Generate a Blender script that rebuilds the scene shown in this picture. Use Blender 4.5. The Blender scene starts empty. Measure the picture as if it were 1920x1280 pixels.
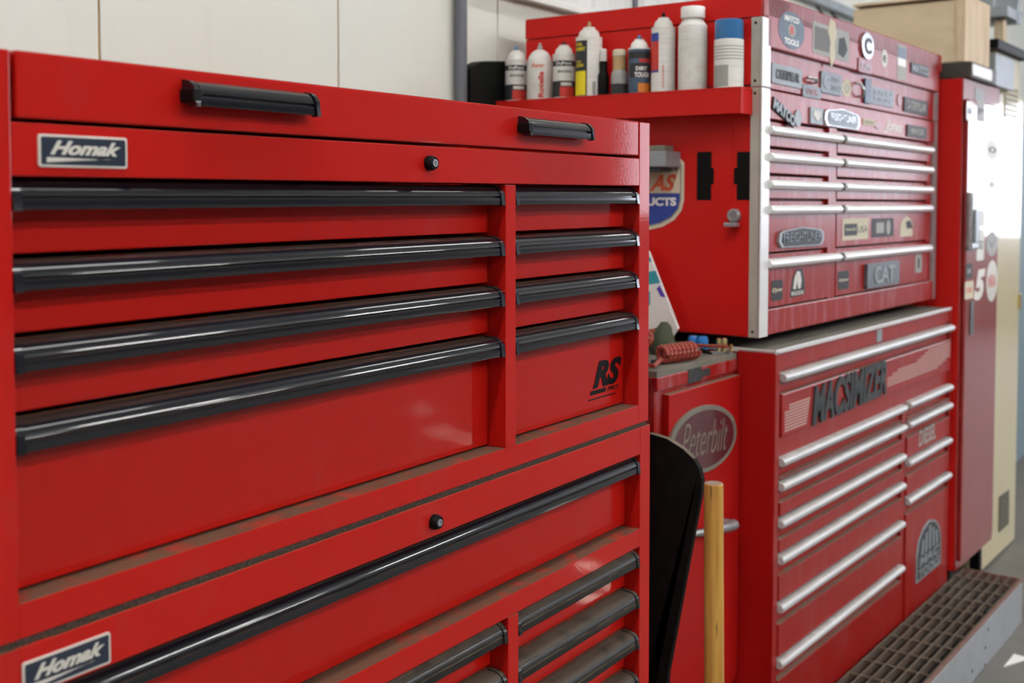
import bpy, bmesh, math, random
from mathutils import Vector, Matrix
random.seed(7)
R = math.radians
S = bpy.context.scene
COL = S.collection
# ------------------------------------------------------------------ camera model (measured from the photograph)
F, CX, PYC = 2150.0, 960.0, 454.35
TH, PT, CZ = R(34.103), R(2.3), 1.47
cr = Vector((math.sin(TH), -math.cos(TH), 0))
cw = Vector((math.cos(TH)*math.cos(PT), math.sin(TH)*math.cos(PT), -math.sin(PT)))
cu = cr.cross(cw)
C0 = Vector((0, 0, CZ))
def ray(px, py): return cr*((px-CX)/F) - cu*((py-PYC)/F) + cw
def axes_matrix(o, x, y, z):
    m = Matrix.Identity(4)
    for i in range(3):
        m[i][0], m[i][1], m[i][2], m[i][3] = x[i], y[i], z[i], o[i]
    return m
W = Matrix.Identity(4)                         # frame of the near chest, the wall and the floor
X2 = ray(2555, 384).normalized(); Y2 = Vector((0, 0, 1)).cross(X2).normalized(); Z2 = X2.cross(Y2)
G = axes_matrix(C0+ray(1455, 659)*3.0, X2, Y2, Z2)   # frame of the far row (slightly turned); origin = top front corner of its cabinet
GI = G.inverted()
FLOOR = -0.11
def at(px, py, ax, c, frame=W):
    """point where the sight line through a photo pixel meets the plane ax = c of a frame"""
    inv = frame.inverted()
    o = inv @ C0; d = inv.to_3x3() @ ray(px, py)
    i = 'xyz'.index(ax)
    return o + d*((c-o[i])/d[i])
# ------------------------------------------------------------------ materials
def lin(c):
    return tuple(((v/255)/12.92 if v/255 <= .04045 else ((v/255+.055)/1.055)**2.4) for v in c)
def nodes(name):
    m = bpy.data.materials.new(name); m.use_nodes = True
    nt = m.node_tree; b = nt.nodes['Principled BSDF']
    return m, nt, b
def N(nt, t, **kw):
    n = nt.nodes.new(t)
    for k, v in kw.items():
        if k in n.inputs: n.inputs[k].default_value = v
        else: setattr(n, k, v)
    return n
def mixc(nt, fac, a, b, mode='MIX'):
    n = nt.nodes.new('ShaderNodeMix'); n.data_type = 'RGBA'; n.blend_type = mode
    if isinstance(fac, float): n.inputs[0].default_value = fac
    else: nt.links.new(fac, n.inputs[0])
    for i, v in ((6, a), (7, b)):
        if isinstance(v, (tuple, list)): n.inputs[i].default_value = (*v[:3], 1)
        else: nt.links.new(v, n.inputs[i])
    return n.outputs[2]
def ramp(nt, src, lo, hi):
    n = nt.nodes.new('ShaderNodeMapRange'); n.inputs[1].default_value = lo; n.inputs[2].default_value = hi
    nt.links.new(src, n.inputs[0]); return n.outputs[0]
def mul(nt, a, b):
    n = nt.nodes.new('ShaderNodeMath'); n.operation = 'MULTIPLY'
    for i, v in ((0, a), (1, b)):
        if isinstance(v, float): n.inputs[i].default_value = v
        else: nt.links.new(v, n.inputs[i])
    return n.outputs[0]
def noise(nt, scale, detail=4., vec=None, stretch=None, rough=.55):
    tc = nt.nodes.new('ShaderNodeTexCoord')
    n = N(nt, 'ShaderNodeTexNoise', Scale=scale, Detail=detail, Roughness=rough)
    src = tc.outputs['Object']
    if stretch:
        mp = nt.nodes.new('ShaderNodeMapping'); mp.inputs['Scale'].default_value = stretch
        nt.links.new(src, mp.inputs[0]); src = mp.outputs[0]
    nt.links.new(src, n.inputs['Vector']); return n.outputs['Fac']
def topness(nt, lo=.55, hi=.85):
    g = nt.nodes.new('ShaderNodeNewGeometry'); s = nt.nodes.new('ShaderNodeSeparateXYZ')
    nt.links.new(g.outputs['True Normal'], s.inputs[0]); return ramp(nt, s.outputs[2], lo, hi)
def mat(name, col, rough=.5, metal=0., coat=0., dust=0., dustcol=(.115, .070, .046), mott=0., mottcol=None, mscale=6., stretch=None,
        bump=0., bscale=200., spec=.5, croughness=.08, mlo=.45, mhi=.7, rvar=0., bumpdist=.001, dlo=.55, dhi=.85):
    m, nt, b = nodes(name)
    c = col
    if mott:
        n = noise(nt, mscale, 5., stretch=stretch)
        c = mixc(nt, mul(nt, ramp(nt, n, mlo, mhi), float(mott)), c, mottcol or tuple(v*.6 for v in col))
    rsrc = None
    if dust:
        t = topness(nt, dlo, dhi)
        n = noise(nt, 22., 5.)
        f = mul(nt, t, mul(nt, ramp(nt, n, .18, .5), float(dust)))
        c = mixc(nt, f, c, dustcol)
        k = nt.nodes.new('ShaderNodeMapRange'); k.inputs[3].default_value = rough; k.inputs[4].default_value = .9
        nt.links.new(f, k.inputs[0]); rsrc = k.outputs[0]
        if coat:
            k2 = nt.nodes.new('ShaderNodeMapRange'); k2.inputs[3].default_value = coat; k2.inputs[4].default_value = 0
            nt.links.new(f, k2.inputs[0]); nt.links.new(k2.outputs[0], b.inputs['Coat Weight'])
    if isinstance(c, tuple): b.inputs['Base Color'].default_value = (*c, 1)
    else: nt.links.new(c, b.inputs['Base Color'])
    b.inputs['Roughness'].default_value = rough
    if rsrc: nt.links.new(rsrc, b.inputs['Roughness'])
    elif rvar:
        n = noise(nt, 9., 6.)
        k = nt.nodes.new('ShaderNodeMapRange'); k.inputs[1].default_value = .35; k.inputs[2].default_value = .7
        k.inputs[3].default_value = rough; k.inputs[4].default_value = rough+rvar
        nt.links.new(n, k.inputs[0]); nt.links.new(k.outputs[0], b.inputs['Roughness'])
    b.inputs['Metallic'].default_value = metal
    b.inputs['Specular IOR Level'].default_value = spec
    if coat and not dust: b.inputs['Coat Weight'].default_value = coat
    if coat: b.inputs['Coat Roughness'].default_value = croughness
    if bump:
        bn = nt.nodes.new('ShaderNodeBump'); bn.inputs['Strength'].default_value = bump; bn.inputs['Distance'].default_value = bumpdist
        nt.links.new(noise(nt, bscale, 2.), bn.inputs['Height']); nt.links.new(bn.outputs[0], b.inputs['Normal'])
        if coat: nt.links.new(bn.outputs[0], b.inputs['Coat Normal'])
    return m
RED = (.44, .0072, .0042)
M = {}
M['red'] = mat('red_enamel', RED, .5, spec=.06, coat=.50, dust=.95, mott=.35, mottcol=(.38, .035, .032), mscale=11., stretch=(1, 1, .7), mlo=.54, mhi=.80, bump=.05, bscale=160, croughness=.06)
M['red_in'] = mat('red_enamel_inner', (.30, .010, .007), .5, dust=.6)
M['red2'] = mat('weathered_sheen_enamel', (.30, .009, .007), .40, spec=.15, coat=.36, dust=.9, mott=.8, mottcol=(.38, .13, .15), mscale=26., stretch=(1.3, 1.3, .22), mlo=.5, mhi=.72, bump=.08, bscale=240, croughness=.22, dustcol=(.20, .155, .115))  # pale streaks: chalky weathered paint, plus reflected sheen put into the colour
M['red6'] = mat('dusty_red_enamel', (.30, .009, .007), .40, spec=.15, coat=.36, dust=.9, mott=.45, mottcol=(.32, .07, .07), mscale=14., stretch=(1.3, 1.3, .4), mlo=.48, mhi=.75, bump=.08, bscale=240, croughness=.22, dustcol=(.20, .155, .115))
M['red3'] = mat('lit_side_red_enamel', (.56, .009, .007), .5, spec=.15, coat=.12, dust=.9, mott=.3, mottcol=(.54, .020, .016), mscale=4., bump=.05, croughness=.3, dustcol=(.20, .155, .115))  # far row's red lightened on side faces; the light is put in colour
M['red5'] = mat('shaded_red_enamel', (.36, .005, .004), .5, spec=.15, coat=.12, dust=.9, mott=.3, mottcol=(.34, .010, .008), mscale=4., bump=.05, croughness=.3, dustcol=(.20, .155, .115))  # darker copy for low sides and door; near chest's shade put in colour
M['red4'] = mat('glossy_locker_enamel', (.26, .008, .007), .3, coat=1., bump=.03, bscale=60., croughness=.035, mott=.3, mottcol=(.40, .05, .05))
M['black'] = mat('black_anodised', (.005, .006, .010), .3, spec=.15, coat=.9, dust=.9, dustcol=(.052, .038, .030), croughness=.05, dlo=.8, dhi=.97)
M['blackmat'] = mat('black_plastic', (.003, .003, .0035), .5, spec=.15)
M['blackdust'] = mat('black_dusty_plastic', (.008, .0075, .007), .4, spec=.2, coat=.3, dust=1., dustcol=(.105, .082, .062), croughness=.2, mott=.4, mottcol=(.03, .025, .02), mscale=30., dlo=.6, dhi=.9)
M['pinkstripe'] = mat('faded_stripe_ink', (.46, .27, .25), .45)
M['void'] = mat('dark_gap', (.004, .003, .003), .9)
M['liner'] = mat('dusty_rubber_liner', (.035, .026, .02), .95, mott=1., mottcol=(.11, .075, .05), mscale=240., bump=.6, bscale=400)
M['alu'] = mat('brushed_aluminium', (.90, .90, .92), .30, .35, mott=.25, mottcol=(.62, .60, .57), mscale=14., stretch=(.3, 1, 1), dust=.25, dustcol=(.45, .40, .33))
M['alu2'] = mat('dull_aluminium', (.58, .59, .60), .36, .3, mott=.4, mottcol=(.40, .39, .37), mscale=14., stretch=(.3, 1, 1), dust=.6, dustcol=(.34, .31, .27))
M['trimwhite'] = mat('silver_trim', (.80, .80, .80), .35, .35, mott=.15, mottcol=(.6, .58, .55))
M['trimside'] = mat('worn_silver_trim', (.46, .44, .39), .45, .2, mott=.6, mottcol=(.30, .27, .22), mscale=7.)
M['chrome'] = mat('chrome', (.55, .56, .58), .22, 1., rvar=.25, mott=.5, mottcol=(.25, .26, .28), mscale=50.)
M['steel'] = mat('dull_steel', (.36, .38, .40), .4, .7, mott=.4, mottcol=(.2, .2, .2), mscale=20.)
M['galv'] = mat('galvanised_sheet', (.30, .33, .36), .45, .35, mott=.5, mottcol=(.19, .21, .22), mscale=9.)
M['pewter'] = mat('pewter', (.15, .17, .19), .4, .4, mott=.5, mottcol=(.07, .08, .09), mscale=60.)
M['darkpew'] = mat('dark_pewter', (.030, .034, .038), .5, .1, mott=.5, mottcol=(.07, .075, .08), mscale=90.)
M['navy'] = mat('navy_plate', (.012, .022, .042), .3, coat=.3)
M['silverink'] = mat('silver_ink', (.68, .66, .60), .35, .3)
M['white'] = mat('white_plastic', (.84, .84, .82), .4)
M['dirtywhite'] = mat('soiled_white', (.72, .71, .67), .5, mott=.5, mottcol=(.50, .48, .44), mscale=30.)
M['canwhite'] = mat('white_can_label', (.80, .79, .76), .4, mott=.55, mottcol=(.60, .58, .54), mscale=90., stretch=(.2, .2, 3))
M['cream'] = mat('cream_paper', (.62, .56, .42), .6)
M['creampaint'] = mat('cream_enamel', (.66, .58, .36), .3, coat=.8, croughness=.06, mott=.2, mottcol=(.5, .44, .28))
M['grille'] = mat('vent_mesh_dark', (.20, .18, .15), .6)
M['cap_blue'] = mat('blue_plastic', (.01, .13, .34), .3, coat=.4)
M['brightblue'] = mat('bright_blue_plastic', (.02, .22, .62), .3, coat=.5)
M['blue'] = mat('blue_ink', (.02, .05, .30), .4)
M['teal'] = mat('teal_ink', (.03, .30, .38), .5)
M['purple'] = mat('purple_ink', (.09, .05, .42), .5)
M['bluegrey'] = mat('blue_grey_vinyl', (.045, .085, .14), .4, mott=.5, mottcol=(.10, .16, .24), mscale=40.)
M['yellow'] = mat('yellow_ink', (.80, .66, .01), .45)
M['orange'] = mat('orange_ink', (.72, .22, .03), .45)
M['inkred'] = mat('red_ink', (.55, .03, .02), .4)
M['redorange'] = mat('orange_red_ink', (.66, .10, .02), .45)
M['amber'] = mat('amber_plastic', (.45, .30, .14), .4, mott=.4, mottcol=(.6, .45, .25), mscale=40.)
M['greyink'] = mat('grey_ink', (.035, .036, .04), .5, spec=.25)
M['lightgrey'] = mat('light_grey_ink', (.33, .33, .31), .5)
M['pinkplate'] = mat('pink_grey_plate', (.34, .17, .19), .4, .3)
M['maroon'] = mat('maroon_enamel', (.075, .012, .018), .3, coat=.3, mott=.4, mottcol=(.13, .05, .06), mscale=20.)
M['oldbrass'] = mat('dull_grey_brass', (.20, .19, .155), .5, .3)
M['brass'] = mat('brass', (.75, .60, .30), .25, 1.)
M['hose'] = mat('red_rubber_hose', (.34, .045, .030), .45, dust=.5, dustcol=(.3, .13, .09))
M['green'] = mat('olive_green_cloth', (.045, .06, .03), .7)
M['rubber'] = mat('black_worn_rubber', (.006, .0055, .005), .8, spec=.12, mott=.6, mottcol=(.014, .012, .010), mscale=30., dust=1., dustcol=(.17, .14, .11))
M['crate'] = mat('plywood', (.74, .60, .41), .65, mott=.6, mottcol=(.62, .49, .31), mscale=5., stretch=(1, 1, 3))
M['crate2'] = mat('pine_board', (.70, .55, .38), .65, mott=.6, mottcol=(.45, .31, .17), mscale=6., stretch=(4, 4, .8))
M['darktray'] = mat('dark_steel_tray', (.055, .05, .04), .5, .3, mott=.5, mottcol=(.10, .09, .07), mscale=10.)
M['grate'] = mat('dusty_rusty_steel', (.085, .062, .045), .75, .1, mott=.6, mottcol=(.12, .06, .04), mscale=18., dust=.8, dustcol=(.15, .12, .088))
M['angle'] = mat('rusty_angle_iron', (.20, .10, .08), .6, .1, mott=.6, mottcol=(.28, .17, .14), mscale=25.)
M['skirt'] = mat('scuffed_white_sheet', (.33, .35, .38), .5, .2, mott=.7, mottcol=(.27, .28, .29), mscale=8.)
M['concrete'] = mat('concrete', (.15, .142, .13), .6, mott=.6, mottcol=(.10, .095, .085), mscale=4., bump=.1, bscale=60)
M['pipe'] = mat('grey_pipe', (.13, .14, .16), .5, .3)
M['blinds'] = mat('corrugated_white', (.75, .76, .76), .5)
M['ceil'] = mat('ceiling_white', (.55, .54, .50), .8)
M['bluewall'] = mat('blue_grey_paint', (.16, .23, .27), .5)
M['farwall'] = mat('grey_shop_wall', (.24, .22, .21), .7)
M['darkwall'] = mat('dark_shop_wall', (.10, .09, .08), .7)
M['tyre'] = mat('black_case', (.006, .007, .0065), .6, spec=.15)
# wall: cream sheet with faint run stains
def wallmat():
    m, nt, b = nodes('cream_wall_panel')
    c = mixc(nt, mul(nt, ramp(nt, noise(nt, 1.3, 5., stretch=(1, 1, .5)), .45, .75), .6), (.72, .74, .69), (.73, .69, .57))
    c = mixc(nt, mul(nt, ramp(nt, noise(nt, 5., 6., stretch=(3, 3, .25)), .58, .75), .35), c, (.62, .60, .53))
    nt.links.new(c, b.inputs['Base Color']); b.inputs['Roughness'].default_value = .5
    return m
M['wall'] = wallmat()
M['seam'] = mat('seam_rust', (.40, .29, .16), .8)
def woodmat():
    m, nt, b = nodes('hickory_handle')
    c = mixc(nt, ramp(nt, noise(nt, 30., 6., stretch=(2.2, 2.2, .12)), .35, .7), (.60, .34, .075), (.38, .17, .028))
    c = mixc(nt, mul(nt, ramp(nt, noise(nt, 60., 4., stretch=(2, 2, .15)), .62, .72), .9), c, (.05, .025, .012))
    c = mixc(nt, topness(nt), c, (.30, .24, .19))
    nt.links.new(c, b.inputs['Base Color']); b.inputs['Roughness'].default_value = .45
    return m
M['wood'] = woodmat()
# ------------------------------------------------------------------ mesh builder
class MB:
    def __init__(s): s.bm = bmesh.new(); s.mats = []
    def _mi(s, m):
        if m is None: return 0
        if m not in s.mats: s.mats.append(m)
        return s.mats.index(m)
    def _add(s, t, m=None, smooth=False):
        mi = s._mi(m)
        for f in t.faces: f.material_index = mi; f.smooth = smooth
        me = bpy.data.meshes.new('t'); t.to_mesh(me); t.free(); s.bm.from_mesh(me); bpy.data.meshes.remove(me); return s
    def box(s, x0, x1, y0, y1, z0, z1, bev=.0015, m=None, mtx=None):
        t = bmesh.new(); bmesh.ops.create_cube(t, size=1)
        bmesh.ops.scale(t, vec=(x1-x0, y1-y0, z1-z0), verts=t.verts)
        bmesh.ops.translate(t, vec=((x0+x1)/2, (y0+y1)/2, (z0+z1)/2), verts=t.verts)
        if bev: bmesh.ops.bevel(t, geom=t.edges[:], offset=min(bev, .4*min(x1-x0, y1-y0, z1-z0)), segments=2, affect='EDGES', profile=.6)
        if mtx: bmesh.ops.transform(t, matrix=mtx, verts=t.verts)
        return s._add(t, m)
    def cyl(s, p0, p1, r0, r1=None, n=24, m=None, cap=True, bev=0):
        p0, p1 = Vector(p0), Vector(p1); d = p1-p0; r1 = r0 if r1 is None else r1
        t = bmesh.new(); bmesh.ops.create_cone(t, cap_ends=cap, segments=n, radius1=r0, radius2=r1, depth=d.length)
        q = d.to_track_quat('Z', 'Y').to_matrix().to_4x4()
        bmesh.ops.transform(t, matrix=Matrix.Translation((p0+p1)/2) @ q, verts=t.verts)
        return s._add(t, m, True)
    def lathe(s, c, prof, n=32, m=None, mtx=None, flat=False):
        t = bmesh.new(); rings = []
        for r, z in prof:
            if r < 1e-6: rings.append([t.verts.new((0, 0, z))])
            else: rings.append([t.verts.new((r*math.cos(2*math.pi*i/n), r*math.sin(2*math.pi*i/n), z)) for i in range(n)])
        for a, b in zip(rings, rings[1:]):
            for i in range(n):
                j = (i+1) % n
                vs = [a[0] if len(a) == 1 else a[i], a[0] if len(a) == 1 else a[j], b[0] if len(b) == 1 else b[j], b[0] if len(b) == 1 else b[i]]
                u = []
                for v in vs:
                    if v not in u: u.append(v)
                if len(u) > 2: t.faces.new(u)
        bmesh.ops.transform(t, matrix=(mtx or Matrix.Identity(4)) if mtx else Matrix.Translation(c), verts=t.verts)
        bmesh.ops.recalc_face_normals(t, faces=t.faces)
        return s._add(t, m, not flat)
    def prism(s, pts, mtx, w0, w1, m=None, smooth=False, bev=0):
        t = bmesh.new()
        a = [t.verts.new((u, v, w0)) for u, v in pts]; b = [t.verts.new((u, v, w1)) for u, v in pts]
        t.faces.new(a[::-1]); t.faces.new(b)
        n = len(pts)
        for i in range(n): t.faces.new((a[i], a[(i+1) % n], b[(i+1) % n], b[i]))
        bmesh.ops.recalc_face_normals(t, faces=t.faces)
        if bev:
            es = [e for e in t.edges if all(abs(v.co.z-w1) < 1e-7 for v in e.verts)]
            bmesh.ops.bevel(t, geom=es, offset=bev, segments=2, affect='EDGES', profile=.6)
        bmesh.ops.transform(t, matrix=mtx, verts=t.verts)
        return s._add(t, m, smooth)
    def tube(s, pts, r, n=10, m=None):
        pts = [Vector(p) for p in pts]; t = bmesh.new(); rings = []
        up = Vector((0, 0, 1))
        for i, p in enumerate(pts):
            d = (pts[min(i+1, len(pts)-1)]-pts[max(i-1, 0)]).normalized()
            a = d.cross(up)
            if a.length < .05: a = d.cross(Vector((1, 0, 0)))
            a.normalize(); b = d.cross(a)
            rr = r[i] if isinstance(r, (list, tuple)) else r
            rings.append([t.verts.new(p+a*(rr*math.cos(2*math.pi*k/n))+b*(rr*math.sin(2*math.pi*k/n))) for k in range(n)])
        for a, b in zip(rings, rings[1:]):
            for k in range(n): t.faces.new((a[k], a[(k+1) % n], b[(k+1) % n], b[k]))
        t.faces.new(rings[0]); t.faces.new(rings[-1])
        bmesh.ops.recalc_face_normals(t, faces=t.faces)
        return s._add(t, m, True)
    def text(s, body, w, h, mtx, depth=.001, shear=0., bold=0., m=None, wrap=None):
        cu_ = bpy.data.curves.new('txt', 'FONT'); cu_.body = body; cu_.size = 1; cu_.shear = shear; cu_.offset = bold; cu_.extrude = .02
        cu_.resolution_u = 4; cu_.align_x = 'CENTER'; cu_.align_y = 'CENTER'
        o = bpy.data.objects.new('txt', cu_); COL.objects.link(o)
        dg = bpy.context.evaluated_depsgraph_get(); me = bpy.data.meshes.new_from_object(o.evaluated_get(dg))
        bpy.data.objects.remove(o); bpy.data.curves.remove(cu_)
        t = bmesh.new(); t.from_mesh(me); bpy.data.meshes.remove(me)
        xs = [v.co.x for v in t.verts]; ys = [v.co.y for v in t.verts]
        ax, bx, ay, by = min(xs), max(xs), min(ys), max(ys)
        for v in t.verts:
            u = ((v.co.x-ax)/(bx-ax)-.5)*w; q = ((v.co.y-ay)/(by-ay)-.5)*h; d = (v.co.z+.02)/.04*depth
            if wrap: v.co = wrap(u, q, d)
            else: v.co = (u, q, d)
        if not wrap: bmesh.ops.transform(t, matrix=mtx, verts=t.verts)
        return s._add(t, m)
def rrect(w, h, r=.003, k=4):
    out = []
    for cx, cy, a0 in ((w/2-r, h/2-r, 0), (-w/2+r, h/2-r, 90), (-w/2+r, -h/2+r, 180), (w/2-r, -h/2+r, 270)):
        for i in range(k+1):
            a = R(a0+90*i/k); out.append((cx+r*math.cos(a), cy+r*math.sin(a)))
    return out
def ell(w, h, n=32): return [(w/2*math.cos(2*math.pi*i/n), h/2*math.sin(2*math.pi*i/n)) for i in range(n)]
def front(x, y, z, rot=0.): return Matrix.Translation((x, y, z)) @ axes_matrix((0, 0, 0), (1, 0, 0), (0, 0, 1), (0, -1, 0)) @ Matrix.Rotation(R(rot), 4, 'Z')
def side(x, y, z, rot=0.): return Matrix.Translation((x, y, z)) @ axes_matrix((0, 0, 0), (0, -1, 0), (0, 0, 1), (-1, 0, 0)) @ Matrix.Rotation(R(rot), 4, 'Z')
def profx(x0): return Matrix.Translation((x0, 0, 0)) @ axes_matrix((0, 0, 0), (0, 1, 0), (0, 0, 1), (1, 0, 0))   # (u,v,w) -> (w,u,v)
# ------------------------------------------------------------------ things and parts
def props(o, label=None, cat=None, group=None, kind=None):
    if label: o['label'] = label
    if cat: o['category'] = cat
    if group: o['group'] = group
    if kind: o['kind'] = kind
class Thing:
    def __init__(s, name, label, cat, frame, base, group=None):
        s.o = bpy.data.objects.new(name, None); COL.objects.link(s.o); s.o.empty_display_size = .1
        s.base = Vector(base); s.o.matrix_world = frame @ Matrix.Translation(s.base)
        props(s.o, label, cat, group)
    def part(s, name, mb, m, parent=None, label=None):
        o = _mesh(name, mb, m, s.base); o.parent = parent or s.o
        if label: o['label'] = label
        return o
def _mesh(name, mb, m, base):
    bm = mb.bm; bmesh.ops.translate(bm, vec=-Vector(base), verts=bm.verts)
    me = bpy.data.meshes.new(name); bm.to_mesh(me); bm.free()
    if mb.mats:
        for k in mb.mats: me.materials.append(M[k] if isinstance(k, str) else k)
    else: me.materials.append(M[m])
    fl = [p.use_smooth for p in me.polygons]
    me.set_sharp_from_angle(angle=R(28))
    me.polygons.foreach_set('use_smooth', fl); me.update()
    o = bpy.data.objects.new(name, me); COL.objects.link(o); return o
def single(name, mb, m, label, cat, frame=W, base=(0, 0, 0), group=None):
    o = _mesh(name, mb, m, base); o.matrix_world = frame @ Matrix.Translation(Vector(base)); props(o, label, cat, group); return o
def struct(name, mb, m=None):
    o = _mesh(name, mb, m, (0, 0, 0)); o['kind'] = 'structure'; return o
# ------------------------------------------------------------------ near chest (frame W), front plane y = YF
YF = 1.087; RC = .034
PROF = [(.034, .031), (.020, .0305), (.011, .028), (.005, .0235), (.0015, .018), (.0005, .0150), (.0050, .0142), (.0050, .0118), (.0005, .0108), (-.0004, .0015), (.0002, 0), (.004, 0), (.007, .006), (.010, .022), (.034, .026)]
def handle_mb(x0, x1, zb, y=YF, prof=PROF, cap=.010):
    mb = MB(); mtx = Matrix.Translation((0, y, zb)) @ profx(0)
    mb.prism(prof, mtx, x0+cap+.0008, x1-cap-.0008, smooth=True)
    return mb
def cap_mb(xa, xb, zb, y=YF, prof=PROF, g=.0012):
    mb = MB(); mtx = Matrix.Translation((0, y, zb)) @ profx(0)
    cu_ = [(.034, -.002+.033+g)] + [(a-(g if i else 0), b+g) for i, (a, b) in enumerate(prof[1:4])] + [(-g*.5, .018), (-.001, .010), (-.003, -.001), (.006, -.002), (.034, .010)]
    mb.prism(cu_, mtx, xa, xb, smooth=True)
    return mb
def drawer(t, x0, x1, ztop, zbot, zh, hx0, hx1, mat_='red', hm='black'):
    mb = MB(); mb.box(x0, x1, YF+RC, YF+RC+.012, zbot, ztop, .0015)
    mb.box(x0+.012, x1-.012, YF+RC+.012, YF+.50, zbot+.01, ztop-.02, 0)
    d = t.part('drawer', mb, mat_)
    t.part('handle', handle_mb(hx0, hx1, zh), hm, d)
    t.part('end_cap', cap_mb(hx0, hx0+.010, zh), hm, d); t.part('end_cap', cap_mb(hx1-.010, hx1, zh), hm, d)
    return d
def lockpart(t, x, z, y, r=.0115):
    mb = MB(); m = axes_matrix((x, y, z), (1, 0, 0), (0, 0, 1), (0, -1, 0))
    mb.lathe(None, [(0, -.002), (r, -.002), (r*1.02, .004), (r*.92, .010), (r*.80, .0125), (r*.72, .0125), (r*.68, .011), (0, .011)], 28, mtx=m)
    l = t.part('lock', mb, 'blackmat', label='round black keyed lock')
    k = MB(); k.lathe(None, [(0, .0105), (r*.5, .0105), (r*.5, .0135), (r*.3, .0137), (r*.28, .012), (0, .012)], 20, mtx=m)
    t.part('key_core', k, 'steel', l)
def homak(t, x0, x1, z0, z1, y, rot=0.):
    cx, cz, w, h = (x0+x1)/2, (z0+z1)/2, x1-x0, z1-z0
    mb = MB(); mb.prism(rrect(w, h, .003), front(cx, y, cz), 0, .0022, 'silverink', bev=.0004)
    mb.prism(rrect(w-.005, h-.005, .002), front(cx, y, cz), .0022, .0025, 'navy')
    n = t.part('nameplate', mb, None, label='navy nameplate with silver lettering')
    tb = MB()
    tb.text('Homak', w*.80, h*.44, front(cx+.002, y-.0025, cz+h*.10), .0008, .45, .035)
    t.part('lettering', tb, 'silverink', n); tb = MB()
    tb.prism([(-w*.42, -h*.20), (w*.26, -h*.235), (w*.30, -h*.21), (-.1*w, -h*.29), (-w*.42, -h*.36)], front(cx, y-.0025, cz), 0, .0006)
    t.part('swoosh', tb, 'silverink', n)
XL, XR = .648, 2.1085
tc = Thing('tool_chest', 'red steel top chest with black drawer pulls, stacked on the nearest roller cabinet', 'tool chest', W, (1.38, 1.4, 1.0075))
mb = MB()
DEP = 1.70
mb.box(XL, .6885, YF, YF+.12, 1.0075, 1.62); mb.box(2.0645, XR, YF, YF+.12, 1.0075, 1.62)           # posts
mb.box(XL, XL+.004, YF+.10, DEP, 1.0075, 1.605, .001); mb.box(XR-.004, XR, YF+.10, DEP, 1.0075, 1.605, .001)
mb.box(.6885, 2.0645, YF, YF+.06, 1.491, 1.5465)                                                      # top rail
mb.box(.6885, 2.0645, YF, YF+.10, 1.0075, 1.045)                                                      # bottom rail
mb.box(1.5845, 1.615, YF-.0015, YF+.30, 1.045, 1.4895)                                                # divider
mb.box(XL+.004, XR-.004, DEP-.004, DEP, 1.0075, 1.605, .001); mb.box(XL+.004, XR-.004, YF+.1, DEP, 1.0075, 1.012, .001)
mb.box(XL+.004, XR-.004, YF+.46, YF+.462, 1.012, 1.6, 0)
tc.part('case', mb, 'red')
mb = MB(); mb.box(.6945, 2.0585, YF-.001, YF+.03, 1.5510, 1.6205, .003); mb.box(.693, 2.060, YF+.03, DEP, 1.607, 1.6205, .003)
lid = tc.part('lid', mb, 'red')
for pa, pb, pz in ((366, 600, 217), (993, 1114, 262)):
    yy = YF-.024; hx0 = at(pa, 190, 'y', yy).x; q_ = at(pb, pz, 'y', yy); hx1 = q_.x; zb = q_.z
    tc.part('handle', handle_mb(hx0, hx1, zb, yy), 'black', lid)
    for a, b in ((hx0, hx0+.007), (hx1-.007, hx1)): tc.part('end_cap', cap_mb(a, b, zb, yy), 'black', lid)
    mb = MB(); mb.box(hx0-.002, hx1-.03, YF-.014, YF-.001, zb+.006, zb+.020, .002); mb.box(hx0-.004, hx0+.010, YF-.026, YF-.001, zb+.004, zb+.020, .002)
    tc.part('handle_mount', mb, 'blackmat', lid)
hb = [1.456, 1.3715, 1.2868, 1.2020]
for i in range(4):
    zt = hb[i]+.031; zn = hb[i+1]+.031+.0065 if i < 3 else 1.0485
    drawer(tc, .690, 1.583, zt, zn, hb[i], .689, 1.5825)
    drawer(tc, 1.6165, 2.063, zt, zn, hb[i], 1.6165, 2.0625)
lockpart(tc, 1.3785, 1.5205, YF)
homak(tc, .7185, .829, 1.5010, 1.5355, YF)
e = MB(); yy = YF+RC-.0003
a = at(1134, 700, 'y', YF+RC); b1 = at(1165, 666, 'y', YF+RC); b0 = at(1103, 752, 'y', YF+RC)
ex0, ex1, ez0, ez1 = b0.x+.004, b1.x, b0.z, b1.z
def glyph(pts, sh=.32): return [(u+v*sh, v) for u, v in pts]
w = ex1-ex0; h = ez1-ez0; mt = front(ex0, yy, ez0)
e.text('RS', w*.90, h*.72, front(ex0+w*.55, yy, ez0+h*.64), .0006, .36, .05)
e.prism(glyph([(0, h*.13), (w*.46, h*.13), (w*.46, h*.24), (0, h*.24)]), mt, 0, .0006)
e.prism(glyph([(-.006, .0), (w*.80, 0), (w*.80, .0022), (-.006, .0022)]), mt, 0, .0006)
e.text('PRO', w*.34, h*.12, front(ex0+w*.72, yy, ez0+h*.185), .0006, .36, .02)
tc.part('emblem', e, 'blackmat', label='black slanted RS lettering')
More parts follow.
